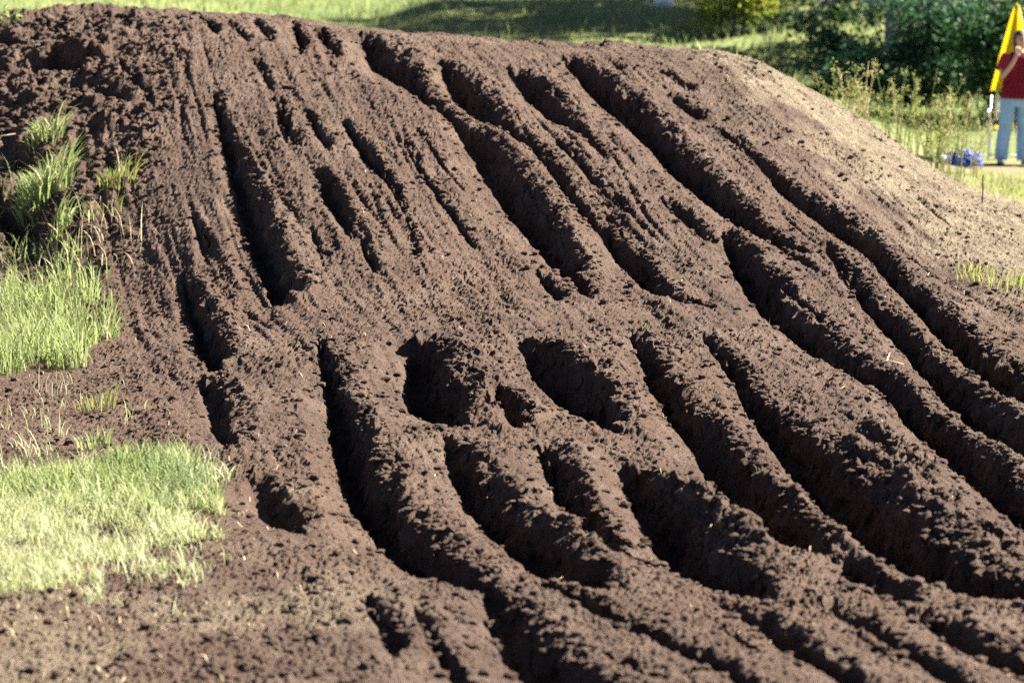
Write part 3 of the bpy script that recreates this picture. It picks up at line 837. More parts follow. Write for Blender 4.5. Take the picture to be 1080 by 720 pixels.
def tree(name, loc, height, lobes, n_leaf, leaf, mat, bark, label, cat='tree', trunk_r=0.1, lean=(0, 0), seed=0, group=None, stems=1, first_limb=0.3):
    """lobes: (x, y, z, rx, ry, rz) clumps in local metres; limbs reach each of them"""
    r = np.random.default_rng(seed); rr = random.Random(seed)
    root = empty(name, loc, label, cat, group)
    bm = bmesh.new()
    tips = []
    for s in range(stems):
        ox, oy = (0, 0) if stems == 1 else (rr.uniform(-.4, .4), rr.uniform(-.3, .3))
        pts = []; rad = []
        for i in range(8):
            t = i / 7
            pts.append((ox + lean[0] * t + rr.uniform(-.04, .04) * height * 0.15 * (i > 0), oy + lean[1] * t + rr.uniform(-.04, .04) * height * .15 * (i > 0), height * 0.88 * t - 0.15 * (i == 0)))
            rad.append(trunk_r * (1.35 if i == 0 else 1 - 0.82 * t))
        tube(bm, pts, rad, 8)
        tips.append((pts, rad))
    for k, lb in enumerate(lobes):
        pts, rad = tips[k % stems]
        i = min(6, max(1, int(7 * min(0.85, max(first_limb * 0.7, (lb[2] - 0.25 * height) / height)))))
        a = Vector(pts[i]); b = Vector(lb[:3]); m = a.lerp(b, 0.5) + Vector((rr.uniform(-.1, .1), rr.uniform(-.1, .1), 0.12 * (b - a).length))
        tube(bm, [a, m, b], [rad[i] * 0.55, rad[i] * 0.38, 0.012], 6)
        for q in range(5):
            e = b + Vector((rr.uniform(-.8, .8) * lb[3], rr.uniform(-.8, .8) * lb[4], rr.uniform(-.6, .8) * lb[5]))
            tube(bm, [m.lerp(b, rr.uniform(.3, 1)), e], [max(.012, rad[i] * 0.16), 0.006], 5)
    bm_obj('trunk', bm, bark, parent=root)
    L = np.array(lobes, float)
    vol = np.prod(L[:, 3:6], 1) ** 0.75
    cs = []
    for lb, m in zip(L, (n_leaf * vol / vol.sum()).astype(int)):
        # leaves sit on twig clumps inside the lobe, denser near its skin
        nc = max(8, m // 26)
        d = r.normal(0, 1, (nc, 3)); d /= np.linalg.norm(d, axis=1)[:, None]
        cc = lb[:3] + d * lb[3:6] * (0.35 + 0.72 * r.random(nc)[:, None] ** 0.6)
        k = r.integers(0, nc, m)
        cs.append(cc[k] + r.normal(0, 1, (m, 3)) * np.array([.16, .16, .11]) * (0.6 + 0.5 * lb[3:6].mean()))
    C = np.concatenate(cs)
    C = C[C[:, 2] > 0.05]
    V, F, tone = leaf_cloud(C, leaf, r)
    obj('crown', mesh_np('crown', V, F, mat, False, {'tone': tone}), parent=root)
    return root


def rlobes(seed, n, cx, cy, z0, z1, rx, ry, s0, s1):
    rr = random.Random(seed)
    out = []
    for i in range(n):
        a = rr.uniform(0, 6.283); d = rr.uniform(0.2, 1)
        s = rr.uniform(s0, s1)
        out.append((cx + rx * d * math.cos(a), cy + ry * d * math.sin(a), rr.uniform(z0, z1), s * rr.uniform(.9, 1.3), s, s * rr.uniform(.6, .9)))
    return out


# dark trees and bushes at the right
tree('tree', (6.35, 41.5, gz(6.35, 41.5)), 7.5, rlobes(1, 13, 0.3, 0.4, 3.2, 6.8, 2.2, 1.8, 0.7, 1.2) + [(-0.8, 1.0, 1.7, .7, .5, .5), (0.7, 0.9, 1.5, .8, .5, .6), (0.1, 1.4, 0.9, .9, .5, .6), (1.5, .9, 1.9, .6, .5, .4), (-0.5, 1.2, 2.4, .8, .5, .5), (-1.3, 1.2, .8, .6, .5, .5), (-1.7, 1.6, 1.6, .6, .5, .5), (-.6, 1.7, 1.3, .7, .5, .6), (.6, 1.8, .7, .7, .5, .5)], 13500, 0.12, M_oak, M_bark,
     'tall dark tree with slim grey trunk rising behind the rounded bush', trunk_r=0.11, seed=31)
tree('bush', (5.85, 38.0, gz(5.85, 38.0)), 0.9, rlobes(2, 15, 0.1, 0, 0.12, 0.55, 0.95, 0.7, 0.2, 0.36), 5500, 0.10, M_bush, M_dark_bark,
     'rounded blue-green bush right behind the crest, in front of the grey trunk', 'bush', 0.05, seed=32, stems=3)
tree('bush', (7.0, 38.6, gz(7.0, 38.6)), 1.8, rlobes(3, 10, 0, 0, 0.4, 1.3, 0.9, 0.8, 0.35, 0.6), 5500, 0.10, M_bush, M_dark_bark,
     'dark bush behind the tall weeds, below the pale gap in the trees', 'bush', 0.05, seed=33, stems=3)
tree('bush', (7.25, 36.4, gz(7.25, 36.4)), 2.0, rlobes(4, 10, 0, 0, 0.35, 1.45, 0.95, 0.7, 0.35, 0.6), 5500, 0.10, M_oak, M_dark_bark,
     'dark green bush directly behind the person in red', 'bush', 0.05, seed=34, stems=3)
tree('tree', (9.3, 42.0, gz(9.3, 42.0)), 7.0, rlobes(5, 20, 0, 0, 1.2, 6.2, 2.0, 1.8, 0.8, 1.25), 12000, 0.13, M_oak, M_dark_bark,
     'dark spreading tree behind the person with the yellow flag', trunk_r=0.14, seed=35)
tree('tree', (11.5, 49.8, gz(11.5, 49.8)), 12.5, rlobes(6, 20, 0, 0, 8.6, 11.8, 2.6, 2.2, 0.8, 1.3), 11000, 0.15, M_oak, M_dark_bark,
     'tall tree just beyond the right edge, its shadow lying across the meadow', trunk_r=0.16, seed=36)
tree('tree', (4.75, 45.2, gz(4.75, 45.2)), 2.6, rlobes(7, 16, 0, 0, 0.5, 1.9, 0.95, 0.6, 0.25, 0.42), 3600, 0.10, M_lime, M_dark_bark,
     'small lime green tree with dark trunk, left of the dark trees', trunk_r=0.07, seed=37)
tree('bush', (4.0, 44.2, gz(4.0, 44.2)), 1.5, rlobes(8, 7, 0, 0, 0.3, 1.1, 0.6, 0.6, 0.25, 0.42), 2200, 0.085, M_lime, M_dark_bark,
     'loose yellowish shrub in the meadow left of the lime tree', 'bush', 0.03, seed=38, stems=3)
tree('bush', (5.35, 40.0, gz(5.35, 40.0)), 0.9, rlobes(9, 7, 0, 0, 0.15, 0.6, 0.4, 0.5, 0.2, 0.32), 1700, 0.085, M_bush, M_dark_bark,
     'low shaded bush at the crest, left of the rounded one', 'bush', 0.03, seed=39, stems=3)


tree('tree', (9.2, 53.0, gz(9.2, 53.0)), 9.5, rlobes(10, 20, 0, 0, 4.6, 8.8, 2.4, 2.2, 1.0, 1.5), 11000, 0.16, M_oak, M_dark_bark,
     'broad tree on the rise above the grey trunk, shading the far meadow', trunk_r=0.16, seed=40)
tree('tree', (14.3, 50.8, gz(14.3, 50.8)), 12.5, rlobes(11, 20, 0, 0, 8.6, 11.8, 2.6, 2.4, 1.0, 1.6), 11000, 0.17, M_oak, M_dark_bark,
     'outermost tall tree beyond the right edge, shading the meadow behind the crest', trunk_r=0.18, seed=41)


# ------------------------------------------------------------------ tall pale weeds beside the flank
def weed(loc, h, seed, label, n_st=7, mat=None, group='tall weeds beside the jump flank', spread=0.22):
    r = np.random.default_rng(seed); rr = random.Random(seed)
    root = empty('weed_plant', loc, label, 'weed', group)
    bm = bmesh.new(); cs = []
    for s in range(n_st):
        a = rr.uniform(0, 6.28); d = rr.uniform(.02, spread)
        hh = h * rr.uniform(.6, 1.0); ln = rr.uniform(.05, .35) * hh
        p = [Vector((d * math.cos(a) + ln * math.cos(a) * t * t, d * math.sin(a) + ln * math.sin(a) * t * t, hh * t - .03)) for t in (0, .25, .5, .75, 1)]
        tube(bm, p, [.006, .0055, .0045, .0035, .002], 5)
        for j in range(7):
            t = rr.uniform(.25, .98); i = min(3, int(t * 4)); q = p[i].lerp(p[i + 1], t * 4 - i)
            b = rr.uniform(0, 6.28); l = rr.uniform(.06, .2) * (1.15 - .6 * t)
            e = q + Vector((l * math.cos(b) * .8, l * math.sin(b) * .8, l * .9))
            tube(bm, [q, e], [.003, .0015], 4)
            for m in range(5):
                cs.append(q.lerp(e, rr.uniform(.2, 1.05)) + Vector((rr.gauss(0, .014), rr.gauss(0, .014), rr.gauss(0, .014))))
    bm_obj('stem', bm, M_straw if seed % 3 == 0 else M_weed, parent=root)
    V, F, tone = leaf_cloud(np.array([c[:] for c in cs]), 0.040, r, aspect=3.0)
    obj('leaves', mesh_np('leaves', V, F, mat or M_weed, False, {'tone': tone}), parent=root)
    return root


WEEDS = [(3.67, 26.4, 0.70, 'first tall weed from the crest, at the left end of the row'),
         (4.03, 27.5, 0.75, 'second tall weed from the crest, partly behind the first'),
         (4.16, 27.0, 0.95, 'tall dry-stemmed weed near the left of the weed row'),
         (4.54, 28.4, 0.95, 'tall weed left of the middle of the weed row'),
         (4.57, 27.6, 1.05, 'tallest weed in the middle of the weed row'),
         (4.90, 28.6, 0.95, 'weed just right of the tallest one in the row'),
         (4.98, 28.2, 0.90, 'bushy weed left of the last two in the row'),
         (5.31, 29.2, 0.95, 'second to last weed of the row towards the blue bundle'),
         (4.54, 26.6, 0.70, 'shorter weed at the front right of the weed row'),
         (5.56, 29.8, 0.80, 'last weed of the row, nearest the blue bundle')]
for i, (wx_, wy_, h, lb) in enumerate(WEEDS):
    weed((wx_, wy_, gz(wx_, wy_)), h * 1.15, 300 + i, lb)
weed((3.32, 25.4, gz(3.32, 25.4)), .55, 320, 'small weed on the crest edge in front of the rounded bush', 5)
weed((3.62, 25.6, gz(3.62, 25.6)), .45, 321, 'lowest weed on the crest edge, where the flank starts to fall', 5)
x, y = scatter_poly([(3.3, 25.6), (4.0, 24.6), (4.8, 22.6), (7.2, 22.5), (7.6, 29), (6.6, 30.6), (4.2, 29.5)], 12000, 120, 0.5, 1.5)
k = (x > 4.9 - 0.45 * (y - 22.5) * 0) & (x > 3.0 + 0.45 * np.abs(25.2 - y))
grass_obj('flank_grass', x[k], y[k], base_z(x[k], y[k]) - 0.04, 0.03, 0.15, 0.009, 0.9, M_weed, 17, 3, label='pale dry grass at the foot of the sandy right flank', kind='stuff')

x, y = scatter_poly([(2.9, 24.2), (3.6, 24.4), (5.2, 20.5), (5.0, 16.5), (4.2, 16.5), (3.7, 19.5)], 2600, 121, 0.5, 1.8)
k = fbm(x * 1.7, y * 1.2, 2, 14) > 0.15
grass_obj('flank_tufts', x[k], y[k], surf(x[k], y[k]), 0.03, 0.13, 0.006, 1.5, M_dry_grass, 18, 3, label='sparse dry grass blades on the sandy right flank', kind='stuff')

# seedling, stake, straw, sticks
def sprig(name, spot, seed, label):
    cx, cy = spot
    root = empty(name, (cx, cy, tz(cx, cy)), label, 'plant')
    rr = random.Random(seed); r = np.random.default_rng(seed)
    bm = bmesh.new(); cs = []
    for s in range(6):
        a = rr.uniform(0, 6.28); e = Vector((.13 * math.cos(a), .1 * math.sin(a), rr.uniform(.05, .16)))
        tube(bm, [(0, 0, -.02), e * .6 + Vector((0, 0, .03)), e], [.004, .003, .002], 5)
        for m in range(6):
            cs.append((e * rr.uniform(.5, 1.1) + Vector((0, 0, .02)))[:])
    bm_obj('stem', bm, M_grass, parent=root)
    V, F, t = leaf_cloud(np.array(cs), .07, r, aspect=1.4)
    obj('leaves', mesh_np('leaves', V, F, M_grass, False, {'tone': t}), parent=root)


sprig('leafy_plant', SPOTS['seedling'], 5, 'small broad-leaved plant at the top left of the bank')

M_wood = plain('weathered_wood', (0.06, 0.045, 0.035), .85, .3, 40)
def stake(spot):
    cx, cy = spot
    bm = bmesh.new()
    tube(bm, [(0, 0, -.1), (.004, 0, .1), (.001, .003, .24), (.006, 0, .27)], [.008, .007, .006, .003], 7)
    o = bm_obj('marker_stake', bm, M_wood, label='thin dark stake standing on the sandy right flank', cat='stake')
    o.location = (cx, cy, tz(cx, cy))


stake(SPOTS['stake'])


def straw_bit(name, spot, pts, label, mat=None, rad=.006, cat='straw'):
    cx, cy = spot
    bm = bmesh.new()
    for q in pts:
        q = [(a, b, c + .012) for a, b, c in q]
        tube(bm, q, [rad] * (len(q) - 1) + [rad * .5], 6)
    o = bm_obj(name, bm, mat or M_straw, label=label, cat=cat)
    o.location = (cx, cy, max(tz(cx, cy), tz(cx + .04, cy)))


straw_bit('straw_stalk', SPOTS['straw1'], [[(-.07, 0, .02), (0, .03, .025), (.07, .0, .01)]], 'bent pale straw lying in the dark rut right of centre')
straw_bit('straw_stalk', SPOTS['straw2'], [[(-.1, 0, .01), (0, .02, .03), (.09, .01, .01)], [(-.02, .02, .02), (.03, .2, .05)]], 'forked pale straw on the lit ridge right of the first straw')
straw_bit('stick', SPOTS['stick'], [[(-.2, -.1, .02), (0, 0, .05), (.16, .12, .07)]], 'pale stick poking from the left bank at the image edge', cat='stick')
r = np.random.default_rng(66)
cx, cy = SPOTS['dry1']
n = 70; x = cx + r.normal(0, .28, n); y = cy + r.normal(0, .3, n)
grass_obj('dead_grass_clump', x, y, surf(x, y) + .02, .2, .5, .008, 1.9, M_straw, 61, 4, label='matted dead grass stalks at the foot of the left bank', kind='stuff')
n = 4200
y = 8.5 * (24 / 8.5) ** r.random(n); x = r.uniform(-1, 1, n) * (0.21 * y + .5)
k = (r.random(n) < .12 + .9 * sstep(-.6, -1.6, x) * sstep(14, 10, y) + .7 * sstep(2.2, 3.2, x) * sstep(16, 19, y) + .6 * sstep(-2.8, -3.4, x))
x = x[k]; y = y[k]
grass_obj('straw_litter', x, y, surf(x, y) + .012, .02, .09, .005, 2.6, M_straw, 62, 2, label='short straw bits littered over the soil', kind='stuff')


# ------------------------------------------------------------------ person with the flag
M_skin = plain('skin', (0.46, 0.27, 0.20), .5, .08, 9)
M_shirt = plain('crimson_cotton', (0.30, 0.012, 0.040), .85, .12, 14, .4)
M_jeans = plain('faded_denim', (0.26, 0.42, 0.66), .9, .14, 10, .5)
M_hair = plain('brown_hair', (0.07, 0.035, 0.022), .6, .3, 60, .6)
M_shoe = plain('grey_shoe', (0.35, 0.35, 0.36), .6, .2, 20)
M_sole = plain('dark_sole', (0.03, 0.03, 0.035), .7, .2, 20)
M_white = plain('white_plastic', (0.80, 0.80, 0.78), .45, .05, 6)
M_pole = plain('pale_wood_pole', (0.45, 0.36, 0.22), .6, .2, 20)
M_blue = plain('blue_nylon', (0.006, 0.075, 0.55), .5, .3, 14, .3)
M_pale = plain('pale_plastic_bag', (0.55, 0.66, 0.72), .4, .15, 14, .5)


def cloth_mat(name, c, trans):
    m, nt, bs = new_mat(name)
    n = noise_node(nt, 5, 3)
    rp = ramp_node(nt, n.outputs[0], [(.3, tuple(v * .85 for v in c)), (.7, c)])
    nt.links.new(rp.outputs[0], bs.inputs['Base Color']); bs.inputs['Roughness'].default_value = .75
    tr = N(nt, 'ShaderNodeBsdfTranslucent'); nt.links.new(rp.outputs[0], tr.inputs['Color'])
    mx = N(nt, 'ShaderNodeMixShader'); mx.inputs[0].default_value = trans
    nt.links.new(bs.outputs[0], mx.inputs[1]); nt.links.new(tr.outputs[0], mx.inputs[2])
    nt.links.new(mx.outputs[0], nt.nodes['Material Output'].inputs['Surface'])
    return m


M_flag = cloth_mat('yellow_flag_cloth', (0.85, 0.66, 0.03), .45)


def skin_mesh(name, joints, edges, mat, root_i=0, levels=2):
    """joints: (x, y, z, rx, ry)"""
    me = bpy.data.meshes.new(name)
    me.from_pydata([j[:3] for j in joints], edges, [])
    o = bpy.data.objects.new(name, me)
    COL.objects.link(o)
    sk = o.modifiers.new('skin', 'SKIN'); sk.use_smooth_shade = True
    lay = me.skin_vertices[0] if len(me.skin_vertices) else None
    if lay is None:
        bm = bmesh.new(); bm.from_mesh(me); bm.verts.layers.skin.verify(); bm.to_mesh(me); bm.free()
        lay = me.skin_vertices[0]
    for i, j in enumerate(joints):
        lay.data[i].radius = (j[3], j[4] if len(j) > 4 else j[3])
        lay.data[i].use_root = (i == root_i)
    sb = o.modifiers.new('sub', 'SUBSURF'); sb.levels = levels; sb.render_levels = levels
    dg = bpy.context.evaluated_depsgraph_get(); dg.update()
    m2 = bpy.data.meshes.new_from_object(o.evaluated_get(dg))
    COL.objects.unlink(o); bpy.data.objects.remove(o)
    m2.name = name
    for p in m2.polygons:
        p.use_smooth = True
    m2.materials.clear(); m2.materials.append(mat)
    return m2


def loft(name, rings, mat, seg=28, fold=0.0, seed=0, solid=0.0):
    """rings: (cx, cy, z, rx, ry); an open sleeve of cloth with soft folds"""
    bm = bmesh.new(); rr = random.Random(seed)
    ph = [rr.uniform(0, 6.28) for _ in range(4)]
    G = []
    n = len(rings)
    for i, (cx, cy, z, rx, ry) in enumerate(rings):
        row = []
        for k in range(seg):
            a = 2 * math.pi * k / seg
            f = 1 + fold * (math.sin(3 * a + ph[0] + i * .5) * .5 + math.sin(5 * a + ph[1] - i * .8) * .5 + math.sin(8 * a + ph[2] + i * .4) * .3)
            sq = 1.0 / (abs(math.cos(a)) ** 2.5 + abs(math.sin(a)) ** 2.5) ** (1 / 2.5)
            row.append(bm.verts.new((cx + rx * f * sq * math.cos(a), cy + ry * f * sq * math.sin(a), z)))
        G.append(row)
    for i in range(n - 1):
        for k in range(seg):
            bm.faces.new((G[i][k], G[i][(k + 1) % seg], G[i + 1][(k + 1) % seg], G[i + 1][k]))
    if solid:
        bmesh.ops.solidify(bm, geom=bm.faces[:], thickness=solid)
    me = bpy.data.meshes.new(name); bm.to_mesh(me); bm.free()
    for p in me.polygons:
        p.use_smooth = True
    me.materials.append(mat)
    return me


def build_person(loc, rz):
    root = empty('person', loc, 'person in crimson shirt and pale jeans, one hand raised to the face', 'person', rz=rz)
    # faces -Y (the camera); her right arm is at -X
    J = [(0, 0, .93, .145, .10), (0, 0, 1.10, .125, .09), (0, .01, 1.26, .15, .10), (0, .015, 1.37, .13, .085), (0, .01, 1.445, .052, .055), (0, -.005, 1.51, .055, .058),
         (-.165, .01, 1.36, .055, .055), (-.215, -.02, 1.22, .044, .044), (-.215, -.07, 1.11, .038, .038), (-.15, -.155, 1.25, .032, .032), (-.095, -.175, 1.37, .024, .027),
         (.165, .01, 1.36, .055, .055), (.225, .0, 1.22, .044, .044), (.25, -.03, 1.10, .037, .037), (.27, -.16, 1.12, .031, .031), (.275, -.25, 1.18, .024, .027),
         (-.09, 0, .86, .088, .088), (-.12, -.005, .50, .056, .056), (-.13, .01, .30, .052, .055), (-.135, .02, .085, .036, .038),
         (.09, 0, .86, .088, .088), (.125, -.01, .50, .056, .056), (.14, .01, .30, .052, .055), (.15, .02, .085, .036, .038),
         (-.145, -.07, .04, .036, .026), (-.15, -.14, .03, .03, .02), (.165, -.07, .04, .036, .026), (.175, -.14, .03, .03, .02)]
    E = [(0, 1), (1, 2), (2, 3), (3, 4), (4, 5), (3, 6), (6, 7), (7, 8), (8, 9), (9, 10), (3, 11), (11, 12), (12, 13), (13, 14), (14, 15),
         (0, 16), (16, 17), (17, 18), (18, 19), (0, 20), (20, 21), (21, 22), (22, 23), (19, 24), (24, 25), (23, 26), (26, 27)]
    # hands: palm and five bent fingers each, grown from the wrists (10 and 15)
    def hand(w, d, side, curl):
        wv = Vector(J[w][:3]); d = Vector(d).normalized(); s = Vector(side).normalized(); nn = d.cross(s).normalized() * curl
        b = len(J); p = wv + d * .05
        J.append((*p, .030, .016)); E.append((w, b))
        for k, (off, ln) in enumerate(((-.027, .062), (-.009, .074), (.009, .070), (.026, .054))):
            q0 = wv + d * .088 + s * off; q1 = q0 + d * ln * .5 + nn * .012; q2 = q1 + d * ln * .32 + nn * .03
            i = len(J)
            J.extend([(*q0, .0095), (*q1, .0085), (*q2, .0065)]); E.extend([(b, i), (i, i + 1), (i + 1, i + 2)])
        i = len(J)
        t0 = wv + d * .04 - s * .034 + nn * .008; t1 = t0 + d * .035 - s * .018 + nn * .014
        J.extend([(*t0, .011), (*t1, .008)]); E.extend([(b, i), (i, i + 1)])
    hand(10, (.25, -.05, 1), (-1, 0, .2), -1)
    hand(15, (.05, -.5, .6), (0, .8, .6), 1)
    body = skin_mesh('body', J, E, M_skin)
    # head joined into the body mesh: skull, jaw, nose, ears, lips, brow
    bm = bmesh.new(); bm.from_mesh(body)
    hb = bmesh.new()
    bmesh.ops.create_uvsphere(hb, u_segments=28, v_segments=20, radius=1)
    for v in hb.verts:
        x_, y_, z_ = v.co
        jaw = max(0, -z_)
        w = .074 * (1 - .32 * jaw); dpt = .094 * (1 - .12 * jaw)
        v.co = (x_ * w, y_ * dpt - .018 * jaw, z_ * .118)
        if y_ < -.6:
            v.co.y += .006 * math.exp(-((abs(v.co.x) - .03) / .016) ** 2 - ((v.co.z - .01) / .014) ** 2) * 1.6      # eye sockets
            v.co.y -= .022 * math.exp(-(v.co.x / .012) ** 2 - ((v.co.z + .022) / .022) ** 2)                          # nose
            v.co.y -= .007 * math.exp(-(v.co.x / .024) ** 2 - ((v.co.z + .062) / .010) ** 2)                          # lips
    for sx in (-1, 1):
        g = bmesh.ops.create_uvsphere(hb, u_segments=10, v_segments=8, radius=1)
        for v in g['verts']:
            v.co = Vector((sx * .076 + v.co.x * .010, v.co.y * .02 + .01, v.co.z * .032 - .005))
    hm = bpy.data.meshes.new('h'); bmesh.ops.rotate(hb, cent=(0, 0, 0), matrix=Matrix.Rotation(R(14), 3, 'Z'), verts=hb.verts)
    bmesh.ops.translate(hb, vec=(0, -.012, 1.585), verts=hb.verts)
    hb.to_mesh(hm); hb.free(); bm.from_mesh(hm); bm.to_mesh(body); bm.free()
    for p in body.polygons:
        p.use_smooth = True
    ob = obj('body', body, parent=root)
    # eyes and mouth line
    rot = Matrix.Rotation(R(14), 3, 'Z')
    for sx in (-1, 1):
        b = bmesh.new(); bmesh.ops.create_uvsphere(b, u_segments=10, v_segments=8, radius=.011)
        bmesh.ops.translate(b, vec=rot @ Vector((sx * .029, -.077, .012)) + Vector((0, -.012, 1.585)), verts=b.verts)
        bm_obj('eye', b, M_sole, parent=root)
    # hair: a cap with a strand fall behind
    b = bmesh.new(); bmesh.ops.create_uvsphere(b, u_segments=30, v_segments=20, radius=1)
    rr = random.Random(8)
    for v in b.verts:
        x_, y_, z_ = v.co
        k = 1 + .03 * math.sin(20 * math.atan2(y_, x_))
        fall = max(0, -z_) * (.75 if y_ > -.1 else 0)
        v.co = (x_ * .086 * k, y_ * .104 * k + .012, z_ * .128 - fall * .10 + .008)
    kill = [v for v in b.verts if v.co.y < -.035 and v.co.z < .066 - .25 * max(0, abs(v.co.x) - .05)]
    bmesh.ops.delete(b, geom=kill, context='VERTS')
    bmesh.ops.rotate(b, cent=(0, 0, 0), matrix=rot, verts=b.verts)
    bmesh.ops.translate(b, vec=(0, -.012, 1.585), verts=b.verts)
    bm_obj('hair', b, M_hair, parent=root)
    sh = obj('shirt', loft('shirt', [(0, 0, .845, .215, .150), (0, 0, .90, .208, .145), (0, 0, 1.0, .190, .130), (0, .005, 1.12, .178, .122), (0, .01, 1.25, .190, .128), (0, .012, 1.34, .188, .118),
                                     (0, .012, 1.39, .165, .098), (0, .012, 1.425, .105, .08), (0, .010, 1.44, .075, .070)], M_shirt, fold=.035, seed=3, solid=.004), parent=root)
    for sx, a, b_ in ((-1, (-.15, .01, 1.37), (-.225, -.025, 1.20)), (1, (.15, .01, 1.37), (.235, -.005, 1.20))):
        b = bmesh.new()
        A = Vector(a); B = Vector(b_)
        tube(b, [A - (B - A) * .1, A.lerp(B, .35), A.lerp(B, .7), B], [.078, .079, .076, .08], 14, cap=False)
        bm_obj('sleeve', b, M_shirt, parent=sh)
    jn = obj('jeans', loft('jeans', [(0, 0, .74, .165, .118), (0, 0, .80, .185, .128), (0, 0, .87, .186, .128), (0, 0, .97, .170, .115)], M_jeans, fold=.015, seed=5), parent=root)
    for sx in (-1, 1):
        k = 1 if sx > 0 else .95
        obj('trouser_leg', loft('trouser_leg', [(sx * .150 * k, .012, .055, .078, .088), (sx * .146 * k, .015, .12, .080, .086), (sx * .140 * k, .01, .28, .082, .088), (sx * .128 * k, 0, .48, .083, .090),
                                                (sx * .108, 0, .66, .095, .104), (sx * .096, 0, .80, .100, .118), (sx * .09, 0, .86, .095, .115)], M_jeans, fold=.03, seed=9 + sx), parent=jn)
        b = bmesh.new()
        X = sx * (.152 if sx < 0 else .162)
        bmesh.ops.create_uvsphere(b, u_segments=18, v_segments=12, radius=1)
        for v in b.verts:
            v.co = Vector((X + v.co.x * .046 + (.012 * sx if v.co.y < 0 else 0), -.055 + v.co.y * .135, max(.012, .045 + v.co.z * .045 + .015 * max(0, v.co.y))))
        so = bm_obj('shoe', b, M_shoe, parent=root)
        b = bmesh.new(); bmesh.ops.create_uvsphere(b, u_segments=18, v_segments=8, radius=1)
        for v in b.verts:
            v.co = Vector((X + v.co.x * .050 + (.012 * sx if v.co.y < 0 else 0), -.055 + v.co.y * .142, .012 + v.co.z * .012))
        bm_obj('sole', b, M_sole, parent=so)
    return root


PX, PY = 6.45, 31.8
build_person((PX, PY, gz(PX, PY)), R(4)).rotation_euler.y = R(2.2)


def flag(loc):
    root = empty('signal_flag', loc, 'yellow signal flag hanging in folds on a pole behind the person', 'flag')
    b = bmesh.new()
    tube(b, [(.36, -.22, .95), (.22, .05, 1.5), (.06, .29, 2.05)], [.011, .011, .010], 8)
    bm_obj('pole', b, M_pole, parent=root)
    # square cloth tied along the upper pole: one corner up, the rest hanging in folds
    nu, nv = 26, 34
    b = bmesh.new(); G = []
    for j in range(nv):
        v = j / (nv - 1); row = []
        half = .025 + .29 * v ** .9
        for i in range(nu):
            u = i / (nu - 1) * 2 - 1
            x_ = .06 + u * half
            y_ = .27 + .035 * math.sin(u * 5 + v * 2.0) * (.25 + v) + .012 * math.sin(u * 11 + 1) * v
            z_ = 2.04 - 1.06 * v - .06 * abs(u) * v + (.10 * v * (u > 0) * u)
            row.append(b.verts.new((x_, y_, z_)))
        G.append(row)
    for j in range(nv - 1):
        for i in range(nu - 1):
            b.faces.new((G[j][i], G[j][i + 1], G[j + 1][i + 1], G[j + 1][i]))
    bmesh.ops.solidify(b, geom=b.faces[:], thickness=.003)
    bm_obj('cloth', b, M_flag, parent=root)


flag((PX, PY, gz(PX, PY)))


def chair(loc, rz):
    root = empty('folding_chair', loc, 'white tubular chair with yellow seat half hidden behind the person', 'chair', rz=rz)
    for sx in (-1, 1):
        b = bmesh.new(); tube(b, [(sx * .19, -.24, 0), (sx * .19, .02, .40), (sx * .18, .22, .82)], [.013] * 3, 8)
        bm_obj('leg', b, M_white, parent=root)
        b = bmesh.new(); tube(b, [(sx * .165, .26, 0), (sx * .165, -.02, .40), (sx * .165, -.17, .46)], [.013] * 3, 8)
        bm_obj('leg', b, M_white, parent=root)
        b = bmesh.new(); tube(b, [(sx * .21, -.22, .62), (sx * .21, .0, .63), (sx * .20, .14, .63)], [.016] * 3, 8)
        bm_obj('armrest', b, M_white, parent=root)
    for nm, prof in (('seat', [(-.20, .44), (-.05, .41), (.10, .42), (.2, .44)]), ('backrest', [(.13, .50), (.17, .62), (.20, .72), (.225, .82)])):
        b = bmesh.new(); G = []
        for (yy, zz) in prof:
            G.append([b.verts.new((-.13 + .26 * k / 8, yy + (.02 * math.sin(math.pi * k / 8) if nm == 'backrest' else 0), zz - (.025 * math.sin(math.pi * k / 8) if nm == 'seat' else 0))) for k in range(9)])
        for j in range(3):
            for k in range(8):
                b.faces.new((G[j][k], G[j][k + 1], G[j + 1][k + 1], G[j + 1][k]))
        bmesh.ops.solidify(b, geom=b.faces[:], thickness=.008)
        bm_obj(nm, b, M_flag if nm == 'seat' else M_white, parent=root)
    b = bmesh.new(); tube(b, [(-.19, -.20, .07), (.19, -.20, .07)], [.010] * 2, 8)
    bm_obj('crossbar', b, M_white, parent=root)


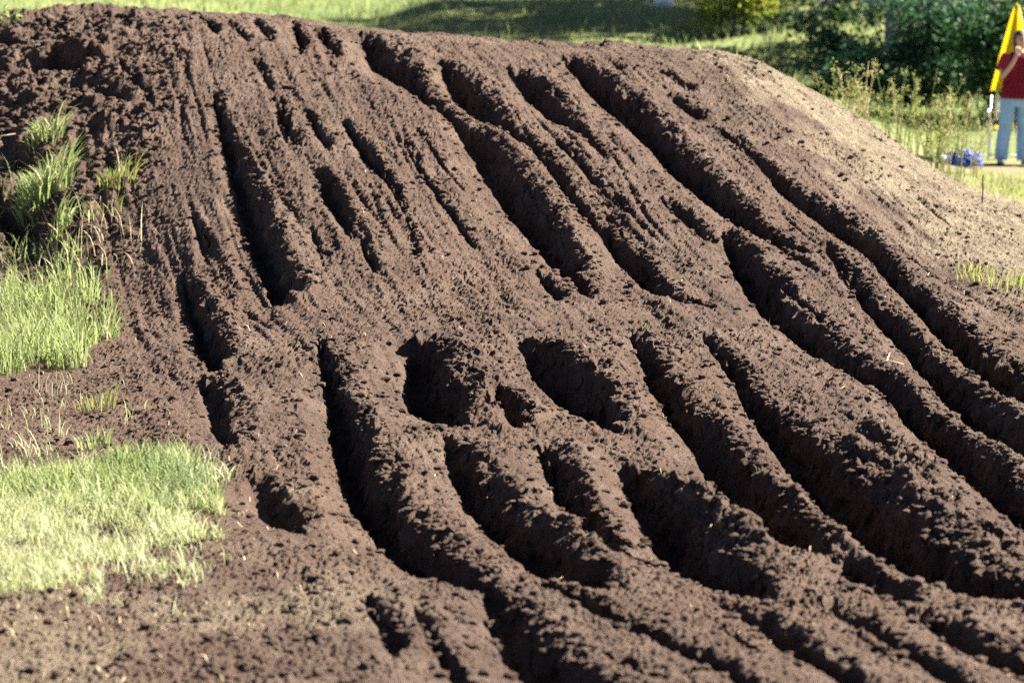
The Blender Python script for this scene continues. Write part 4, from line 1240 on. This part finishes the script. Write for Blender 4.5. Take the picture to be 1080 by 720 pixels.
chair((PX + .0, PY + .55, gz(PX, PY + .55)), R(-12))


def bundle(name, loc, rx, ry, rz_, mat, seed, label, cat):
    b = bmesh.new()
    bmesh.ops.create_icosphere(b, subdivisions=5, radius=1)
    V = np.array([v.co[:] for v in b.verts])
    a = np.arctan2(V[:, 1], V[:, 0])
    f = fbm(V[:, 0] * 2.2 + V[:, 2] * 1.7 + 9, V[:, 1] * 2.2 - V[:, 2] * 1.3, 3, seed)
    ridge = 1 - np.abs(fbm(V[:, 0] * 2.6 + V[:, 2], V[:, 1] * 2.6 + V[:, 2] * 2, 3, seed + 3)) * 1.3
    s = 0.72 + .28 * f + .22 * ridge
    for v, k in zip(b.verts, s):
        v.co = Vector((v.co.x * rx * k, v.co.y * ry * k, max(0, v.co.z * k * rz_ + rz_ * .45)))
    o = bm_obj(name, b, mat, label=label, cat=cat)
    o.location = loc


BX, BY = 5.72, 31.2
bundle('crumpled_jacket', (BX, BY, gz(BX, BY)), .26, .22, .145, M_blue, 5, 'crumpled bright blue jacket lying on the grass by the weeds', 'jacket')
bundle('plastic_bag', (BX - .33, BY - .1, gz(BX - .33, BY - .1)), .11, .1, .07, M_pale, 9, 'pale crumpled bag beside the blue jacket', 'bag')

# white drum far up the meadow
def drum(loc):
    root = empty('white_drum', loc, 'white plastic drum far up the meadow at the top edge', 'drum')
    b = bmesh.new()
    prof = [(0, .16), (.02, .185), (.12, .19), (.14, .198), (.16, .19), (.32, .19), (.34, .198), (.36, .19), (.5, .188), (.54, .17), (.55, .15)]
    tube(b, [(0, 0, z) for z, _ in prof], [q for _, q in prof], 24)
    bm_obj('drum_body', b, M_white, parent=root)
    b = bmesh.new(); tube(b, [(0, 0, .55), (0, 0, .575), (0, 0, .58)], [.155, .155, .14], 24)
    bm_obj('lid', b, M_white, parent=root)
    b = bmesh.new(); tube(b, [(-.19, 0, .38), (-.30, -.02, .20), (-.33, -.04, .02)], [.012] * 3, 6)
    bm_obj('strap', b, M_white, parent=root)


drum((2.97, 48.7, gz(2.97, 48.7)))
